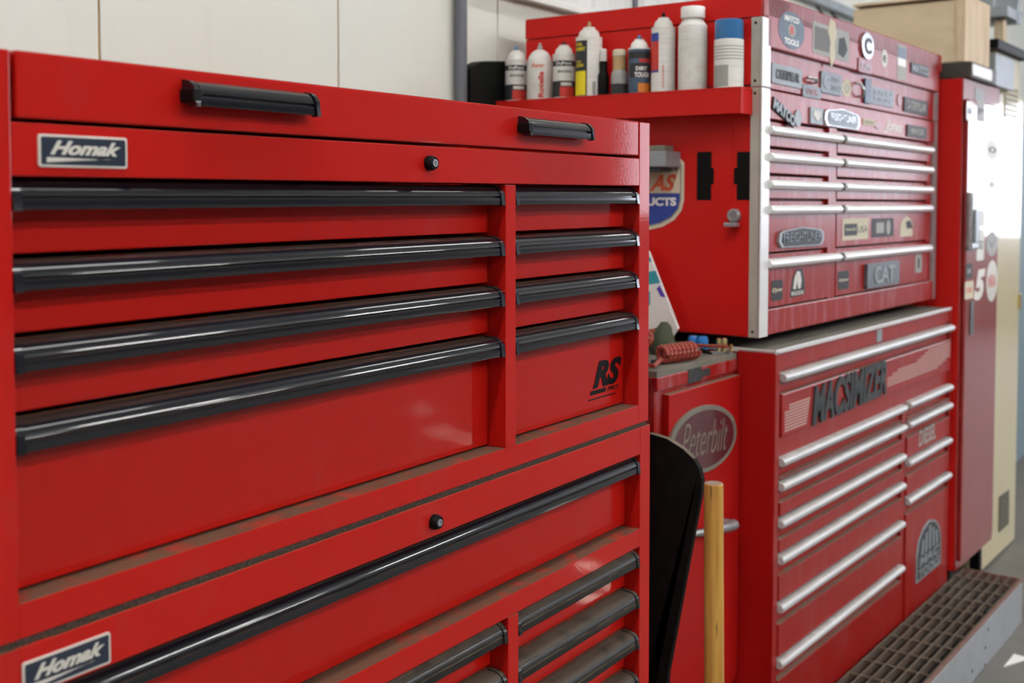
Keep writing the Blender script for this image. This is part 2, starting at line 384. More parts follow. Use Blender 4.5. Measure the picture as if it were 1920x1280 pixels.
# roller cabinet below
rc = Thing('roller_cabinet', 'red steel roller cabinet under the near top chest, with dusty black pulls', 'roller cabinet', W, (1.38, 1.4, FLOOR))
RL, RR = .646, 2.1165
mb = MB()
mb.box(RL, .6885, YF, YF+.12, .02, .9985); mb.box(2.073, RR, YF, YF+.12, .02, .9985)
mb.box(RL, RL+.004, YF+.1, 1.72, .02, .99, .001); mb.box(RR-.004, RR, YF+.1, 1.72, .02, .99, .001); mb.box(RL+.004, RR-.004, 1.716, 1.72, .02, .99, .001)
mb.box(.6885, 2.073, YF, YF+.10, .943, .9985); mb.box(RL, RR, YF+.10, 1.72, .985, .9985)
mb.box(.6885, 2.073, YF, YF+.10, .7525, .790)
mb.box(1.592, 1.6235, YF-.0015, YF+.30, .09, .7525)
mb.box(.6885, 2.073, YF, YF+.10, .02, .09)
mb.box(RL+.004, RR-.004, YF+.46, YF+.462, .05, .98, 0)
rc.part('case', mb, 'red')
mb = MB(); mb.box(RL+.012, RR-.012, YF+.004, 1.71, .9985, 1.0072, .001); rc.part('top_liner', mb, 'liner', label='dusty dark rubber liner')
for x in (RL+.10, RR-.10):
    for y in (YF+.08, 1.64):
        c = MB(); c.cyl((x-.02, y, FLOOR+.0505), (x+.02, y, FLOOR+.0505), .05, n=24); c.box(x-.035, x+.035, y-.04, y+.04, FLOOR+.105, .021, .002)
        rc.part('caster', c, 'blackmat')
drawer(rc, .690, 2.0715, .906+.031, .795, .906, .689, 2.0710)
rows = [.712, .628, .543, .458, .374]
for i, z in enumerate(rows):
    zn = rows[i+1]+.0375 if i < len(rows)-1 else .095
    drawer(rc, .690, 1.590, z+.031, zn, z, .689, 1.5905, hm='blackdust')
    drawer(rc, 1.625, 2.0715, z+.031, zn, z, 1.6250, 2.0710, hm='blackdust')
lockpart(rc, 1.3885, .9665, YF)
homak(rc, .690, .798, .9465, .982, YF)
# ------------------------------------------------------------------ far row (frame G)
YT = .045; XT = -.013
big = Thing('tool_chest', 'large weathered red top chest covered in badges, silver-trimmed, cans on its side shelf', 'tool chest', G, (.77, .42, .033))
XE = 1.560
mb = MB()
mb.box(XT, XT+.05, YT, .802, .033, .695, .003); mb.box(XT, XE, YT+.10, .802, .033, .06); mb.box(XE-.05, XE, YT+.02, .802, .033, .695, .003)
mb.box(XT, XE, .79, .802, .033, .872)
mb.box(XT+.05, XE-.05, YT, YT+.05, .036, .104, .003)                                    # bottom rail
mb.box(XT, XT+.03, YT, .802, .698, .872, .002); mb.box(XE-.03, XE, YT+.02, .802, .698, .872, .002)
mb.box(XT+.04, XE-.04, YT+.006, YT+.03, .613, .689, .002)                               # lower badge panel
mb.box(XT+.03, XE-.03, YT+.008, YT+.03, .693, .800, .002)                               # upper badge panel
mb.box(.484, .546, YT+.006, YT+.03, .104, .613, .001); mb.box(1.455, XE-.05, YT+.012, YT+.06, .104, .613, .001)
mb.box(XT+.05, XE-.05, YT+.20, YT+.205, .06, .86, 0)
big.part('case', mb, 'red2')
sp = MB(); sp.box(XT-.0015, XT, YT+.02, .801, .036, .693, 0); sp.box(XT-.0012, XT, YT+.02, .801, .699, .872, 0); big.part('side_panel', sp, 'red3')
mb = MB(); mb.box(XT+.028, XE-.028, YT-.006, YT+.02, .797, .935, .004); mb.box(XT-.003, XE, YT-.006, .804, .874, .935, .006)
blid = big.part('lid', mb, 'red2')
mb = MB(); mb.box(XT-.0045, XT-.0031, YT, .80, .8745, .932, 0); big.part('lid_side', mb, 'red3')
for (z0, z1) in ((.034, .690), (.6925, .873)):
    mb = MB(); mb.box(XT-.005, XT+.048, YT-.006, YT+.003, z0, z1, .002, 'trimwhite'); mb.box(XT-.005, XT-.0015, YT-.004, YT+.026, z0, z1, .001, 'trimside')
    for z in (z0+.015, z1-.015): mb.lathe(None, [(0, .003), (.003, .0015), (.004, 0)], 10, m='blackmat', mtx=side(XT-.005, YT+.014, z))
    big.part('corner_trim', mb, None, label='silver corner trim')
    mb = MB(); mb.box(XE-.05, XE+.004, YT+.006, YT+.016, z0, z1-(0 if z0 < .5 else .07), .002); big.part('corner_trim', mb, 'steel', label='dull silver corner trim')
# drawers with half-round pulls
def tubehandle(x0, x1, zb, y, r=.0125):
    mb = MB(); mb.tube([(x0, y, zb+r), (x0+.004, y, zb+r), (x1-.004, y, zb+r), (x1, y, zb+r)], [r*.8, r, r, r*.8], 14)
    mb.box(x0+.002, x1-.002, y+.002, y+.03, zb+r, zb+2*r, .001)
    return mb
hz = [.5685, .4975, .4255, .3578, .2140]
for i, z in enumerate(hz):
    zt = z+.040 if i else .611
    zb = hz[i+1]+.0305+.012 if i < 4 else .108
    for x0, x1, h0, h1 in ((XT+.04, .483, .030, .541), (.547, 1.454, .574, 1.446)):
        d = MB(); d.box(x0, x1, YT+.004, YT+.016, zb, z+.014, .002); d.box(x0+.002, x1-.002, YT+.016, YT+.03, zb, zt-.004, .001)
        d.box(x0+.01, x1-.01, YT+.03, YT+.19, zb+.01, zt-.01, 0)
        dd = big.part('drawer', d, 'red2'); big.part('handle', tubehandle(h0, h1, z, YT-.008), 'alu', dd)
for z in hz:
    mb = MB(); mb.box(.5435, .5715, YT-.012, YT+.005, z+.002, z+.024, .002); big.part('pull_bracket', mb, 'void')
# side shelf
SX = -.090
mb = MB(); mb.box(SX, XT-.0045, .066, .90, .680, .684, .001); mb.box(SX, SX+.003, .066, .90, .619, .6875, .001); mb.box(SX, XT-.0045, .066, .069, .619, .6875, .001)
big.part('side_shelf', mb, 'red3')
sh = MB(); sh.box(XT-.0045+.0005, XT-.0016, .066, .90, .60, .62, 0)
# shield sticker on the side
def sideat(px, py, x=XT): return at(px, py, 'x', x, G)
sc = sideat(1216, 350); 
top = sideat(1264, 284); rt = sideat(1284, 305); rb = sideat(1283, 375); bt = sideat(1216, 424)
yc = rt.y+.155
half = yc-rt.y
def shield(k):
    hw = half-k; tz = top.z-k*.8; rz = rt.z-k*.4; bz = rb.z; b_ = bt.z-.012+k
    r_ = [(yc-top.y, tz), (hw, rz), (hw, bz)]
    r_ += [(hw*math.cos(R(a))**.8, bz-(bz-b_)*math.sin(R(a))) for a in (20, 40, 60, 75)] + [(0, b_-.004)]
    l_ = [(-u, v) for u, v in r_[:-1]][::-1]
    return [(u, v) for u, v in r_]+l_
def sidem(y, x=XT-.002): return side(x, y, 0)
st = MB(); st.prism(shield(0), sidem(yc), 0, .0006, 'cream'); st.prism(shield(.010), sidem(yc), .0006, .0008, 'greyink'); st.prism(shield(.012), sidem(yc), .0008, .0010, 'cream')
zs = sideat(1270, 362).z
blue = [(u, min(v, zs)) for u, v in shield(.013)]
bl = []
for p in blue:
    if not bl or (abs(p[0]-bl[-1][0])+abs(p[1]-bl[-1][1]) > 1e-5): bl.append(p)
bl = [p for i, p in enumerate(bl) if not (abs(p[1]-zs) < 1e-6 and abs(bl[i-1][1]-zs) < 1e-6 and abs(bl[(i+1) % len(bl)][1]-zs) < 1e-6)]
st.prism(bl, sidem(yc), .0010, .0012, 'blue')
sk = big.part('sticker', st, None, label='cream shield sticker with a blue lower half')
def between(pxa, pya, pxb, pyb):
    a_, b_ = sideat(pxa, pya), sideat(pxb, pyb); return (a_.y+b_.y)/2, (a_.z+b_.z)/2, abs(a_.y-b_.y), abs(a_.z-b_.z)
tx = MB()
y_, z_, w_, h_ = between(1219, 327, 1269, 358); tx.text('AS', w_, h_, side(XT-.0032, y_, z_), .0005, .35, .04, 'redorange'); big.part('lettering', tx, None, sk); tx = MB()
y_, z_, w_, h_ = between(1198, 370, 1269, 386); tx.text('DUCTS', w_, h_, side(XT-.0034, y_, z_), .0005, 0, .05, 'white'); big.part('lettering', tx, None, sk); tx = MB()
y_, z_, w_, h_ = between(1243, 314, 1272, 320); tx.text('ENCE', w_, h_, side(XT-.0032, y_, z_), .0005, 0, 0, 'greyink')
big.part('lettering', tx, None, sk)
for (xa, xb, n0, sgn) in ((1308, 1334, 1339, 1), (1383, 1411, 1377, -1)):
    a_ = sideat(xa, 285); b_ = sideat(xb, 375); c_ = sideat(n0, 330); zt, zb = a_.z, b_.z
    mb = MB(); u = lambda y: -y
    L, Rr, Nn = -a_.y, -b_.y, -c_.y
    q0, q1 = sideat(n0, 315).z, sideat(n0, 345).z
    if sgn > 0: pts = [(L, zb), (Rr, zb), (Rr, q1), (Nn, q1), (Nn, q0), (Rr, q0), (Rr, zt), (L, zt)]
    else: pts = [(L, zb), (Rr, zb), (Rr, zt), (L, zt), (L, q0), (Nn, q0), (Nn, q1), (L, q1)]
    mb.prism(pts, side(XT-.002, 0, 0), 0, .0012); big.part('magnetic_strip', mb, 'blackmat', label='matt black strip')
a_ = sideat(1342, 283); b_ = sideat(1373, 378)
mb = MB(); mb.box(XT-.003, XT-.0016, b_.y, a_.y, b_.z, .62, .0004); big.part('patch', mb, 'red3')
lk = sideat(1378, 404)
mb = MB(); mb.lathe(None, [(0, 0), (.019, 0), (.019, .006), (.016, .012), (.012, .013), (.010, .010), (0, .010)], 26, mtx=side(XT-.002, lk.y, lk.z)); mb.box(XT-.038, XT-.006, lk.y-.017, lk.y+.015, lk.z-.030, lk.z-.018, .003)
big.part('lock', mb, 'steel', label='round steel lock with a small pull')
a_ = sideat(1257, 300, XT-.06)
mb = MB(); mb.box(XT-.085, XT-.002, a_.y, a_.y+.30, a_.z-.018, a_.z+.024, .003, 'galv'); mb.box(XT-.070, XT-.02, a_.y+.012, a_.y+.30, a_.z+.024, a_.z+.040, .003, 'oldbrass'); mb.box(XT-.075, XT-.02, a_.y+.02, a_.y+.30, a_.z-.032, a_.z-.018, .002, 'darkpew')
big.part('bracket', mb, None, label='grey steel bracket')
# badges on the front of the chest
def spot(x0, x1, y0, y1, ypl):
    xc, yc_ = (x0+x1)/2, (y0+y1)/2
    l, r_, t_, b_ = at(x0, yc_, 'y', ypl, G), at(x1, yc_, 'y', ypl, G), at(xc, y0, 'y', ypl, G), at(xc, y1, 'y', ypl, G)
    return (l.x+r_.x)/2, (t_.z+b_.z)/2, r_.x-l.x, t_.z-b_.z
def badge(T, px, ypl, m, shape='rect', name='badge', th=.003, text=None, tm='silverink', shear=0., bold=.02, ts=(.82, .55), rot=0., rim=None, label=None, td=.0015, lines=None):
    x, z, w, h = spot(*px, ypl); mb = MB(); mt = front(x, ypl, z, rot)
    if shape == 'rect': pts = rrect(w, h, min(w, h)*.12)
    elif shape == 'round': pts = ell(w, h)
    elif shape == 'arch': pts = [(-w/2, -h/2), (w/2, -h/2)] + [(w/2*math.cos(R(a)), -h*.05+h*.55*math.sin(R(a))) for a in range(0, 181, 15)]
    elif shape == 'hood': pts = [(-w*.44, -h/2), (w*.44, -h/2), (w*.5, -h*.2), (w*.48, h*.22), (w*.42, h*.33), (0, h*.5), (-w*.42, h*.33), (-w*.48, h*.22), (-w*.5, -h*.2)]
    else: pts = [(u*w, v*h) for u, v in shape]
    if rim:
        mb.prism(pts, mt, 0, th, rim, bev=min(th*.4, .001)); mb.prism([(u*.90, v*.88) for u, v in pts], mt, th, th+.0004, m)
    else: mb.prism(pts, mt, 0, th, m, bev=min(th*.4, .001) if th > .0015 else 0)
    o = T.part(name, mb, None, label=label)
    if text or lines:
        for (s_, u, v, a_, b_) in (lines or [(text, 0, 0, ts[0], ts[1])]):
            tb = MB(); tb.text(s_, w*a_, h*b_, mt @ Matrix.Translation((u*w, v*h, th+(.0004 if rim else 0))), td, shear, bold); T.part('lettering', tb, tm, o)
    return o, mt, w, h
YL = YT-.006; YU = YT+.008; YV = YT+.006; YD = YT+.004
o, mt, w, h = badge(big, (1459, 1508, 22, 92), YL, 'bluegrey', 'round', 'sticker', .0008, label='round blue grey sticker',
    lines=[('MATCO', 0, .30, .55, .16), ('TOOLS', 0, -.31, .55, .16)], tm='silverink', td=.0004, bold=.03)
mb = MB(); mb.prism(ell(w*.3, h*.36), mt, .0008, .0012, 'lightgrey'); mb.prism(ell(w*.16, h*.24), mt, .0012, .0016, 'inkred'); big.part('centre_mark', mb, None, o)
o, mt, w, h = badge(big, (1523, 1592, 50, 108), YL, 'lightgrey', 'rect', 'sticker', .0008, label='faded grey rectangular sticker')
mb = MB()
for i in range(9): mb.box(-w*.44+i*w*.045, -w*.44+i*w*.045+w*.022, -h*.36, h*.36, .0008, .0012, 0, 'greyink', mt)
mb.prism([(w*.0, -h*.85), (w*.10, -h*.5), (w*.08, 0), (w*.14, h*.3), (w*.08, h*.7), (-.06*w, h*.75), (-.1*w, h*.3), (-.02*w, .0), (-.06*w, -h*.4)], mt, .0008, .0014, 'cream')
mb.prism([(w*.18, -h*.3), (w*.34, -h*.4), (w*.45, -h*.1), (w*.36, h*.3), (w*.2, h*.2)], mt, .0008, .0012, 'greyink')
big.part('printed_figure', mb, None, o)
badge(big, (1612, 1634, 61, 112), YL, 'chrome', 'round', th=.008, text='C', tm='darkpew', bold=.04, ts=(.6, .6), label='silver oval badge with a C')
badge(big, (1608, 1632, 110, 137), YL, 'pinkplate', 'rect', th=.004, text='Cum', tm='maroon', ts=(.7, .5), label='pinkish plate')
badge(big, (1652, 1664, 93, 127), YL, 'dirtywhite', 'round', 'sticker', .0008, text='e', tm='greyink', ts=(.5, .4), td=.0003, label='small pale oval sticker')
o, mt, w, h = badge(big, (1682, 1699, 84, 150), YL, 'lightgrey', 'rect', 'sticker', .0008, label='tall grey sticker with a white middle')
mb = MB(); mb.prism(rrect(w*.9, h*.22, .001), mt, .0008, .0012, 'white'); mb.prism([(-w*.45, h*.12), (w*.45, h*.12), (w*.45, h*.42), (-w*.45, h*.42)], mt, .0008, .0011, 'bluegrey'); big.part('printed_band', mb, None, o)
badge(big, (1706, 1740, 121, 141), YL, 'darkpew', 'rect', th=.004, text='MATCO', tm='galv', ts=(.9, .7), bold=.03, td=.002, label='dark badge with silver block letters')
badge(big, (1445, 1502, 124, 161), YU, 'galv', 'rect', th=.004, text='CATERPILLAR', tm='darkpew', ts=(.76, .50), label='blue grey plate with dark lettering')
badge(big, (1503, 1537, 161, 184), YU, 'pewter', 'rect', th=.004, text='USER', tm='pinkplate', ts=(.6, .5), label='small pinkish grey plate')
badge(big, (1537, 1576, 137, 177), YU, 'pewter', 'rect', th=.005, lines=[('C', -.27, 0, .28, .6), ('CREEL', .2, .22, .44, .25), ('SISU', .2, -.18, .44, .3)], tm='galv', label='two-part pewter plate')
badge(big, (1578, 1596, 149, 182), YU, 'cream', 'round', 'sticker', .0008, text='0', tm='lightgrey', ts=(.5, .55), td=.0003, label='cream oval sticker')
badge(big, (1618, 1630, 148, 194), YU, 'bluegrey', 'rect', th=.008, label='tall blue grey bar badge')
badge(big, (1632, 1674, 166, 198), YU, 'pewter', 'rect', th=.004, rim='galv', lines=[('SISU', 0, .2, .8, .28), ('DIESEL', 0, -.2, .8, .28)], tm='galv', label='wide grey plate with a pale border')
badge(big, (1681, 1690, 177, 199), YU, 'pinkplate', 'round', th=.003, label='small pink oval badge')
badge(big, (1693, 1737, 186, 213), YU, 'darkpew', 'rect', th=.005, text='CATERPILLAR', tm='lightgrey', ts=(.84, .6), label='dark plate with grey lettering')
for q0, q1 in (((1514, 145), (1523, 155)), ((1604, 155), (1609, 181))):
    a_ = at(*q0, 'y', YU, G); b_ = at(*q1, 'y', YU, G); mb = MB()
    mb.tube([a_+Vector((0, 0, 0)), a_+Vector((.005, -.014, -.003)), (a_+b_)/2+Vector((.0, -.022, 0)), b_+Vector((0, -.014, 0)), b_], .0045, 8); big.part('hook', mb, 'chrome', label='small chrome hook')
badge(big, (1446, 1489, 199, 223), YV, 'blackmat', [(-.5, -.5), (.5, -.5), (.5, .5), (-.5, .5)], th=.003, text='MATCO', tm='galv', ts=(.96, .86), bold=.04, rot=-17, td=.003, label='slanted black badge with silver letters')
badge(big, (1488, 1500, 206, 238), YV, 'galv', 'round', th=.005, label='small silver oval badge')
o, mt, w, h = badge(big, (1517, 1541, 202, 233), YV, 'galv', 'rect', th=.005, label='square silver badge with a shield')
mb = MB(); mb.prism([(0, -h*.32), (w*.28, 0), (w*.28, h*.3), (-w*.28, h*.3), (-w*.28, 0)], mt, .005, .0065); big.part('shield_mark', mb, 'dirtywhite', o)
badge(big, (1541, 1607, 204, 240), YV, 'pewter', 'hood', th=.010, rim='chrome', text='FREIGHTLINER', tm='chrome', ts=(.74, .36), td=.002, label='large chrome truck badge')
badge(big, (1617, 1640, 223, 235), YV, 'cream', 'rect', th=.003, text='meritor', tm='oldbrass', ts=(.8, .5), td=.0006, label='small cream badge')
badge(big, (1639, 1651, 226, 242), YV, 'pinkplate', 'round', th=.003, label='small round pinkish badge')
x_, z_, w_, h_ = spot(1657, 1692, 226, 252, YV); mb = MB(); mb.text('Jones', w_, h_, front(x_, YV, z_), .001, .5, .03); big.part('lettering', mb, 'dirtywhite', label='pale slanted script letters')
badge(big, (1699, 1735, 236, 258), YV, 'darkpew', 'rect', th=.005, text='MACK', tm='lightgrey', ts=(.7, .5), label='brownish plate with pale letters')
badge(big, (1456, 1541, 425, 462), YD, 'darkpew', 'hood', th=.008, rim='steel', text='FREIGHTLINER', tm='pewter', ts=(.84, .48), td=.002, label='dark truck badge in a steel rim')
o, mt, w, h = badge(big, (1579, 1628, 409, 449), YD, 'cream', [(-.5, -.5), (.5, -.5), (.5, .5), (-.5, .5)], 'sticker', .0008, text=None, label='cream sticker with a black block')
mb = MB(); mb.prism([(-w*.43, -h*.3), (w*.05, -h*.3), (w*.05, h*.25), (-w*.43, h*.25)], mt, .0008, .0011, 'greyink'); mb.text('USA', w*.36, h*.3, mt @ Matrix.Translation((w*.25, -h*.03, .0008)), .0003, .3, 0, 'greyink'); mb.text('tech', w*.4, h*.12, mt @ Matrix.Translation((-w*.19, 0, .0011)), .0003, 0, .03, 'cream'); big.part('printing', mb, None, o)
o, mt, w, h = badge(big, (1634, 1675, 409, 444), YD, 'greyink', 'rect', 'sticker', .0008, label='dark grey square sticker')
mb = MB(); mb.prism([(-w*.3, -h*.28), (w*.05, -h*.28), (w*.05, h*.28), (-w*.3, h*.28)], mt, .0008, .0011, 'lightgrey'); mb.prism(ell(w*.2, h*.8), mt @ Matrix.Translation((w*.25, 0, 0)), .0008, .0011, 'lightgrey'); big.part('printing', mb, None, o)
o, mt, w, h = badge(big, (1688, 1711, 406, 443), YD, 'cream', 'arch', 'sticker', .0008, label='cream arched sticker')
mb = MB(); mb.prism([(w*.0, -h*.1), (w*.5, -h*.1), (w*.3, h*.3), (-w*.05, h*.25)], mt, .0008, .0011); big.part('printing', mb, 'greyink', o)
badge(big, (1446, 1467, 525, 563), YD, 'greyink', 'rect', 'sticker', .0008, text='Dyno', tm='cream', ts=(.9, .25), td=.0003, shear=.3, bold=.03, label='dark square sticker by the corner trim')
badge(big, (1571, 1591, 508, 542), YD, 'greyink', 'rect', 'sticker', .0008, text='Dyno', tm='cream', ts=(.9, .2), td=.0003, shear=.3, bold=.03, label='dark square sticker in the middle')
o, mt, w, h = badge(big, (1481, 1509, 504, 556), YD, 'greyink', [(-.5, -.5), (.5, -.44), (.46, .1), (.30, .5), (-.05, .5), (-.34, .2)], 'sticker', .0008, label='black sticker with a white figure')
mb = MB(); mb.prism([(-w*.3, -h*.2), (-w*.12, -h*.22), (-w*.05, h*.05), (w*.05, -h*.22), (w*.2, -h*.2), (w*.25, h*.1), (w*.15, h*.4), (-.05*w, h*.42), (-.22*w, h*.2)], mt, .0008, .0012); mb.text('BULLDOG', w*.8, h*.14, mt @ Matrix.Translation((0, -h*.36, .0008)), .0003, 0, .02); big.part('printing', mb, 'dirtywhite', o)
badge(big, (1620, 1680, 491, 536), YD, 'pewter', 'rect', th=.012, text='CAT', tm='galv', ts=(.62, .7), td=.003, label='large grey relief plate')
badge(big, (1716, 1728, 475, 511), YD, 'lightgrey', 'rect', 'sticker', .0008, text='I', tm='greyink', ts=(.3, .5), td=.0003, label='small upright tag')
# ---- cabinet under it
rb = Thing('roller_cabinet', 'weathered red roller cabinet with silver pulls beneath the badge-covered chest', 'roller cabinet', G, (.8, .42, -1.15))
RX = 1.600
mb = MB()
mb.box(0, .028, 0, .11, -1.14, 0, .003); mb.box(.002, .030, .112, .80, -1.14, -.004, .002)
mb.box(1.585, RX, 0, .80, -1.14, 0, .003)
mb.box(.028, 1.585, .004, .05, -.052, -.002, .002); mb.box(0, RX, .79, .80, -1.14, 0)
mb.box(.028, 1.585, .006, .05, -.285, -.235, .001)
mb.box(1.048, 1.084, .002, .06, -1.10, -.285, .002)
mb.box(.028, 1.585, .004, .05, -1.14, -1.09, .002); mb.box(.028, 1.585, .10, .11, -1.14, -.01, 0)
mb.box(.0, RX, .0, .8, -.012, -.006, .001)
rb.part('case', mb, 'red6')
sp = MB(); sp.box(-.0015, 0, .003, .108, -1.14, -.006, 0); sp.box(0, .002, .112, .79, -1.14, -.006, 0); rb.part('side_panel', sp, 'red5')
mb = MB(); mb.box(.0, RX, .0, .004, -.010, .003, .001, 'trimwhite'); mb.box(.0, .004, 0, .8, -.010, .003, .001, 'trimwhite'); mb.box(.004, RX, .004, .80, -.006, .0, 0, 'top')
M['top'] = mat('dusty_grey_top', (.15, .14, .115), .8, mott=.6, mottcol=(.21, .19, .155), mscale=10.)
rb.part('top', mb, None, label='dusty grey top with a pale edge')
for z in (-.004,):
    a_ = at(1651, 628, 'y', 0, G); mb = MB(); mb.box(a_.x-.028, a_.x+.02, .0015, .004, -.052, -.006, .001); rb.part('worn_mark', mb, 'galv')
def rdrawer(x0, x1, zt, zb, hz_, hx0, hx1, panel=None):
    d = MB(); face = hz_-.030
    d.box(x0, x1, .012, .05, face, zt, .001)
    d.box(x0, x1, -.004, .05, zb, face, .004)
    d.box(x0+.01, x1-.01, .05, .099, zb+.005, zt-.005, 0)
    o = rb.part('drawer', d, 'red6')
    rb.part('handle', tubehandle(hx0, hx1, hz_, -.006, .0125), 'alu2', o); return o
d1 = rdrawer(.036, 1.580, -.053, -.233, -.086, .034, 1.588)
# striped panel and big lettering on the wide drawer
yp = -.0042
for k in range(9):
    zz = -.158-k*.0078; mb_ = None
sm = MB()
for k in range(9):
    zz = -.152-k*.0082
    sm.box(.052+(.03*(k < 2)), .225-.003*k, yp-.0006, yp, zz-.0026, zz+.0026, 0)
rb.part('stripe_decal', sm, 'pinkstripe', d1); sm = MB()
for k in range(10):
    zz = -.128-k*.0082
    xa = 1.17-.05*k if k > 3 else 1.30-.04*k
    sm.box(max(xa, .87), 1.57-(.05*max(0, k-6)), yp-.0006, yp, zz-.0024, zz+.0024, 0)
rb.part('stripe_decal', sm, 'pinkstripe', d1)
x_, z_, w_, h_ = spot(1524, 1658, 702, 762, yp)
nm = MB(); nm.text('MACSIMIZER', w_*1.03, h_*1.15, front(x_, yp, z_-.002, 1.0), .006, .22, .035); rb.part('nameplate', nm, 'darkpew', d1, label='large black slanted lettering')
Ls = [-.3095, -.375, -.4745, -.5715, -.7015, -.852]
for i, z in enumerate(Ls):
    zn = Ls[i+1]+.032 if i < 5 else -1.085
    rdrawer(.030, 1.045, z+.030, zn, z, .028, 1.045)
Rs = [-.3075, -.3755, -.5065, -.6375]
for i, z in enumerate(Rs):
    zn = Rs[i+1]+.032 if i < 3 else -1.085
    rdrawer(1.087, 1.582, z+.030, zn, z, 1.090, 1.582)
x_, z_, w_, h_ = spot(1723, 1754, 799, 830, -.004); mb = MB(); mb.text('DIESEL', w_, h_*.95, front(x_, -.0041, z_), .001, .1, .02); rb.part('lettering', mb, 'lightgrey', label='faded grey DIESEL letters')
M['stripe'] = M['silverink']
x_, z_, w_, h_ = spot(1717, 1762, 975, 1074, -.004)
sq = [(-.5, -.5), (.5, -.5), (.5, .0), (.42, .25), (.25, .42), (0, .5), (-.25, .42), (-.42, .25), (-.5, .0)]
mb = MB(); mt = front(x_, -.0045, z_)
mb.prism([(u*w_, v*h_) for u, v in sq], mt, 0, .004, 'galv', bev=.001); mb.prism([(u*w_*.92, v*h_*.92) for u, v in sq], mt, .004, .0045, 'darkpew')
o = rb.part('badge', mb, None, label='arched metal badge')
mb = MB()
mb.text('MAC', w_*.80, h_*.16, mt @ Matrix.Translation((0, -h_*.16, .0045)), .0015, .15, .03); mb.text('TOOLS', w_*.84, h_*.16, mt @ Matrix.Translation((0, -h_*.37, .0045)), .0015, 0, .03)
for u in (-.3, -.15, 0, .15, .3): mb.prism([(u*w_-.012, -h_*.04), (u*w_+.012, -h_*.04), (u*w_*.9+.012, h_*(.40-abs(u)*.6)), (u*w_*.9-.010, h_*(.40-abs(u)*.6))], mt, .0045, .006)
rb.part('lettering', mb, 'galv', o)
# ------------------------------------------------------------------ narrow side cabinet between the chests
sb = Thing('side_cabinet', 'narrow red locker box with an oval badge, wedged between the two big chests', 'cabinet', G, (-.21, .4, -1.15))
mb = MB(); SL = -.437
mb.box(SL, -.003, .116, .62, -1.14, -.028, .003); mb.box(SL, -.003, .108, .62, -.060, -.026, .003)
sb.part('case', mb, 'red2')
mb = MB(); mb.box(SL+.003, -.004, .110, .618, -.026, -.012, .001); sb.part('top', mb, 'top', label='dusty grey top')
def shear_door():
    mb = MB(); pts = [(-.398, -.071), (-.008, -.069), (-.006, -.86), (-.016, -.885), (-.040, -.893), (-.398, -.90)]
    mb.prism(pts, front(0, .115, 0), 0, .018, bev=.003); return mb
dr = sb.part('door', shear_door(), 'red5')
a_ = at(1290, 698, 'y', .108, G); b_ = at(1331, 698, 'y', .108, G)
mb = MB(); mb.box(a_.x, a_.x+(b_.x-a_.x)*.6, .1068, .108, -.060, -.024, .0004); mb.box(a_.x+(b_.x-a_.x)*.55, b_.x, .1068, .108, -.052, -.032, .0004); sb.part('tape', mb, 'darkpew', label='dark grey tape patch')
cx_, cz_ = -.222, -.205
mb = MB(); mt = front(cx_, .097, cz_, -4)
mb.prism(ell(.362, .170, 48), mt, 0, .008, 'oldbrass', bev=.002); mb.prism(ell(.325, .146, 48), mt, .008, .0086, 'maroon')
o = sb.part('badge', mb, None, dr, label='dull oval truck badge with a maroon centre')
mb = MB(); mb.text('Peterbilt', .25, .085, mt @ Matrix.Translation((0, .004, .0082)), .001, .35, -.012, 'oldbrass')
sb.part('lettering', mb, None, dr)
a_ = at(1305, 1003, 'y', .075, G); b_ = at(1378, 982, 'y', .075, G)
mb = MB(); mb.tube([(a_.x, .09, a_.z), (a_.x+.02, .078, a_.z), (b_.x-.03, .075, b_.z), (b_.x-.004, .075, b_.z)], [.007, .009, .014, .014], 14); mb.cyl((b_.x-.02, .08, b_.z), (b_.x-.02, .10, b_.z), .016)
sb.part('handle', mb, 'steel', dr, label='grey metal lever handle')
# ------------------------------------------------------------------ panel and wooden handle in the gap
pts = []
P = lambda px, py: at(px, py, 'x', 2.35)
mb = MB()
outl = [P(1185, 812), P(1220, 813), P(1250, 822), P(1280, 841), P(1300, 860), P(1311, 879), P(1316, 900), P(1314, 925), P(1252, 1262)]
last = outl[-1]; prev = outl[-2]; d_ = (last-prev).normalized()
outl.append(Vector((2.35, last.y+.10*.35, FLOOR+.02))); outl.append(Vector((2.35, last.y+.16, FLOOR+.001))); outl.append(Vector((2.35, outl[0].y+.03, FLOOR+.001)))
mb.prism([(-p.y, p.z) for p in outl], side(2.35, 0, 0), -.016, 0, bev=.001)
single('curved_panel', mb, 'rubber', 'tall black round-topped panel standing in the gap beside the near cabinet', 'panel', W, (2.35, 1.2, FLOOR))
hx = 2.335
tp = at(1338, 905, 'x', hx); bt_ = at(1339, 1280, 'x', hx); sl = (bt_-tp)/(tp.z-bt_.z); ft = tp+sl*(tp.z-FLOOR-.002)
mb = MB(); r_ = .0215
dd = (ft-tp).normalized()
pl = [tp-dd*0+dd*0, tp+dd*.003] + [tp+(ft-tp)*k for k in (.1, .2, .35, .5, .7, .9, 1)]
mb.tube(pl, [r_*.92, r_, r_*1.0, r_*1.01, r_*1.02, r_*1.03, r_, r_, r_], 28)
wh = single('wooden_handle', mb, 'wood', 'upright round hickory tool handle in front of the narrow locker', 'tool handle', W, tuple(ft))
# ------------------------------------------------------------------ clutter on the narrow cabinet
ZT = -.0118
def Pt(px, py, z=ZT): return at(px, py, 'z', z, G)
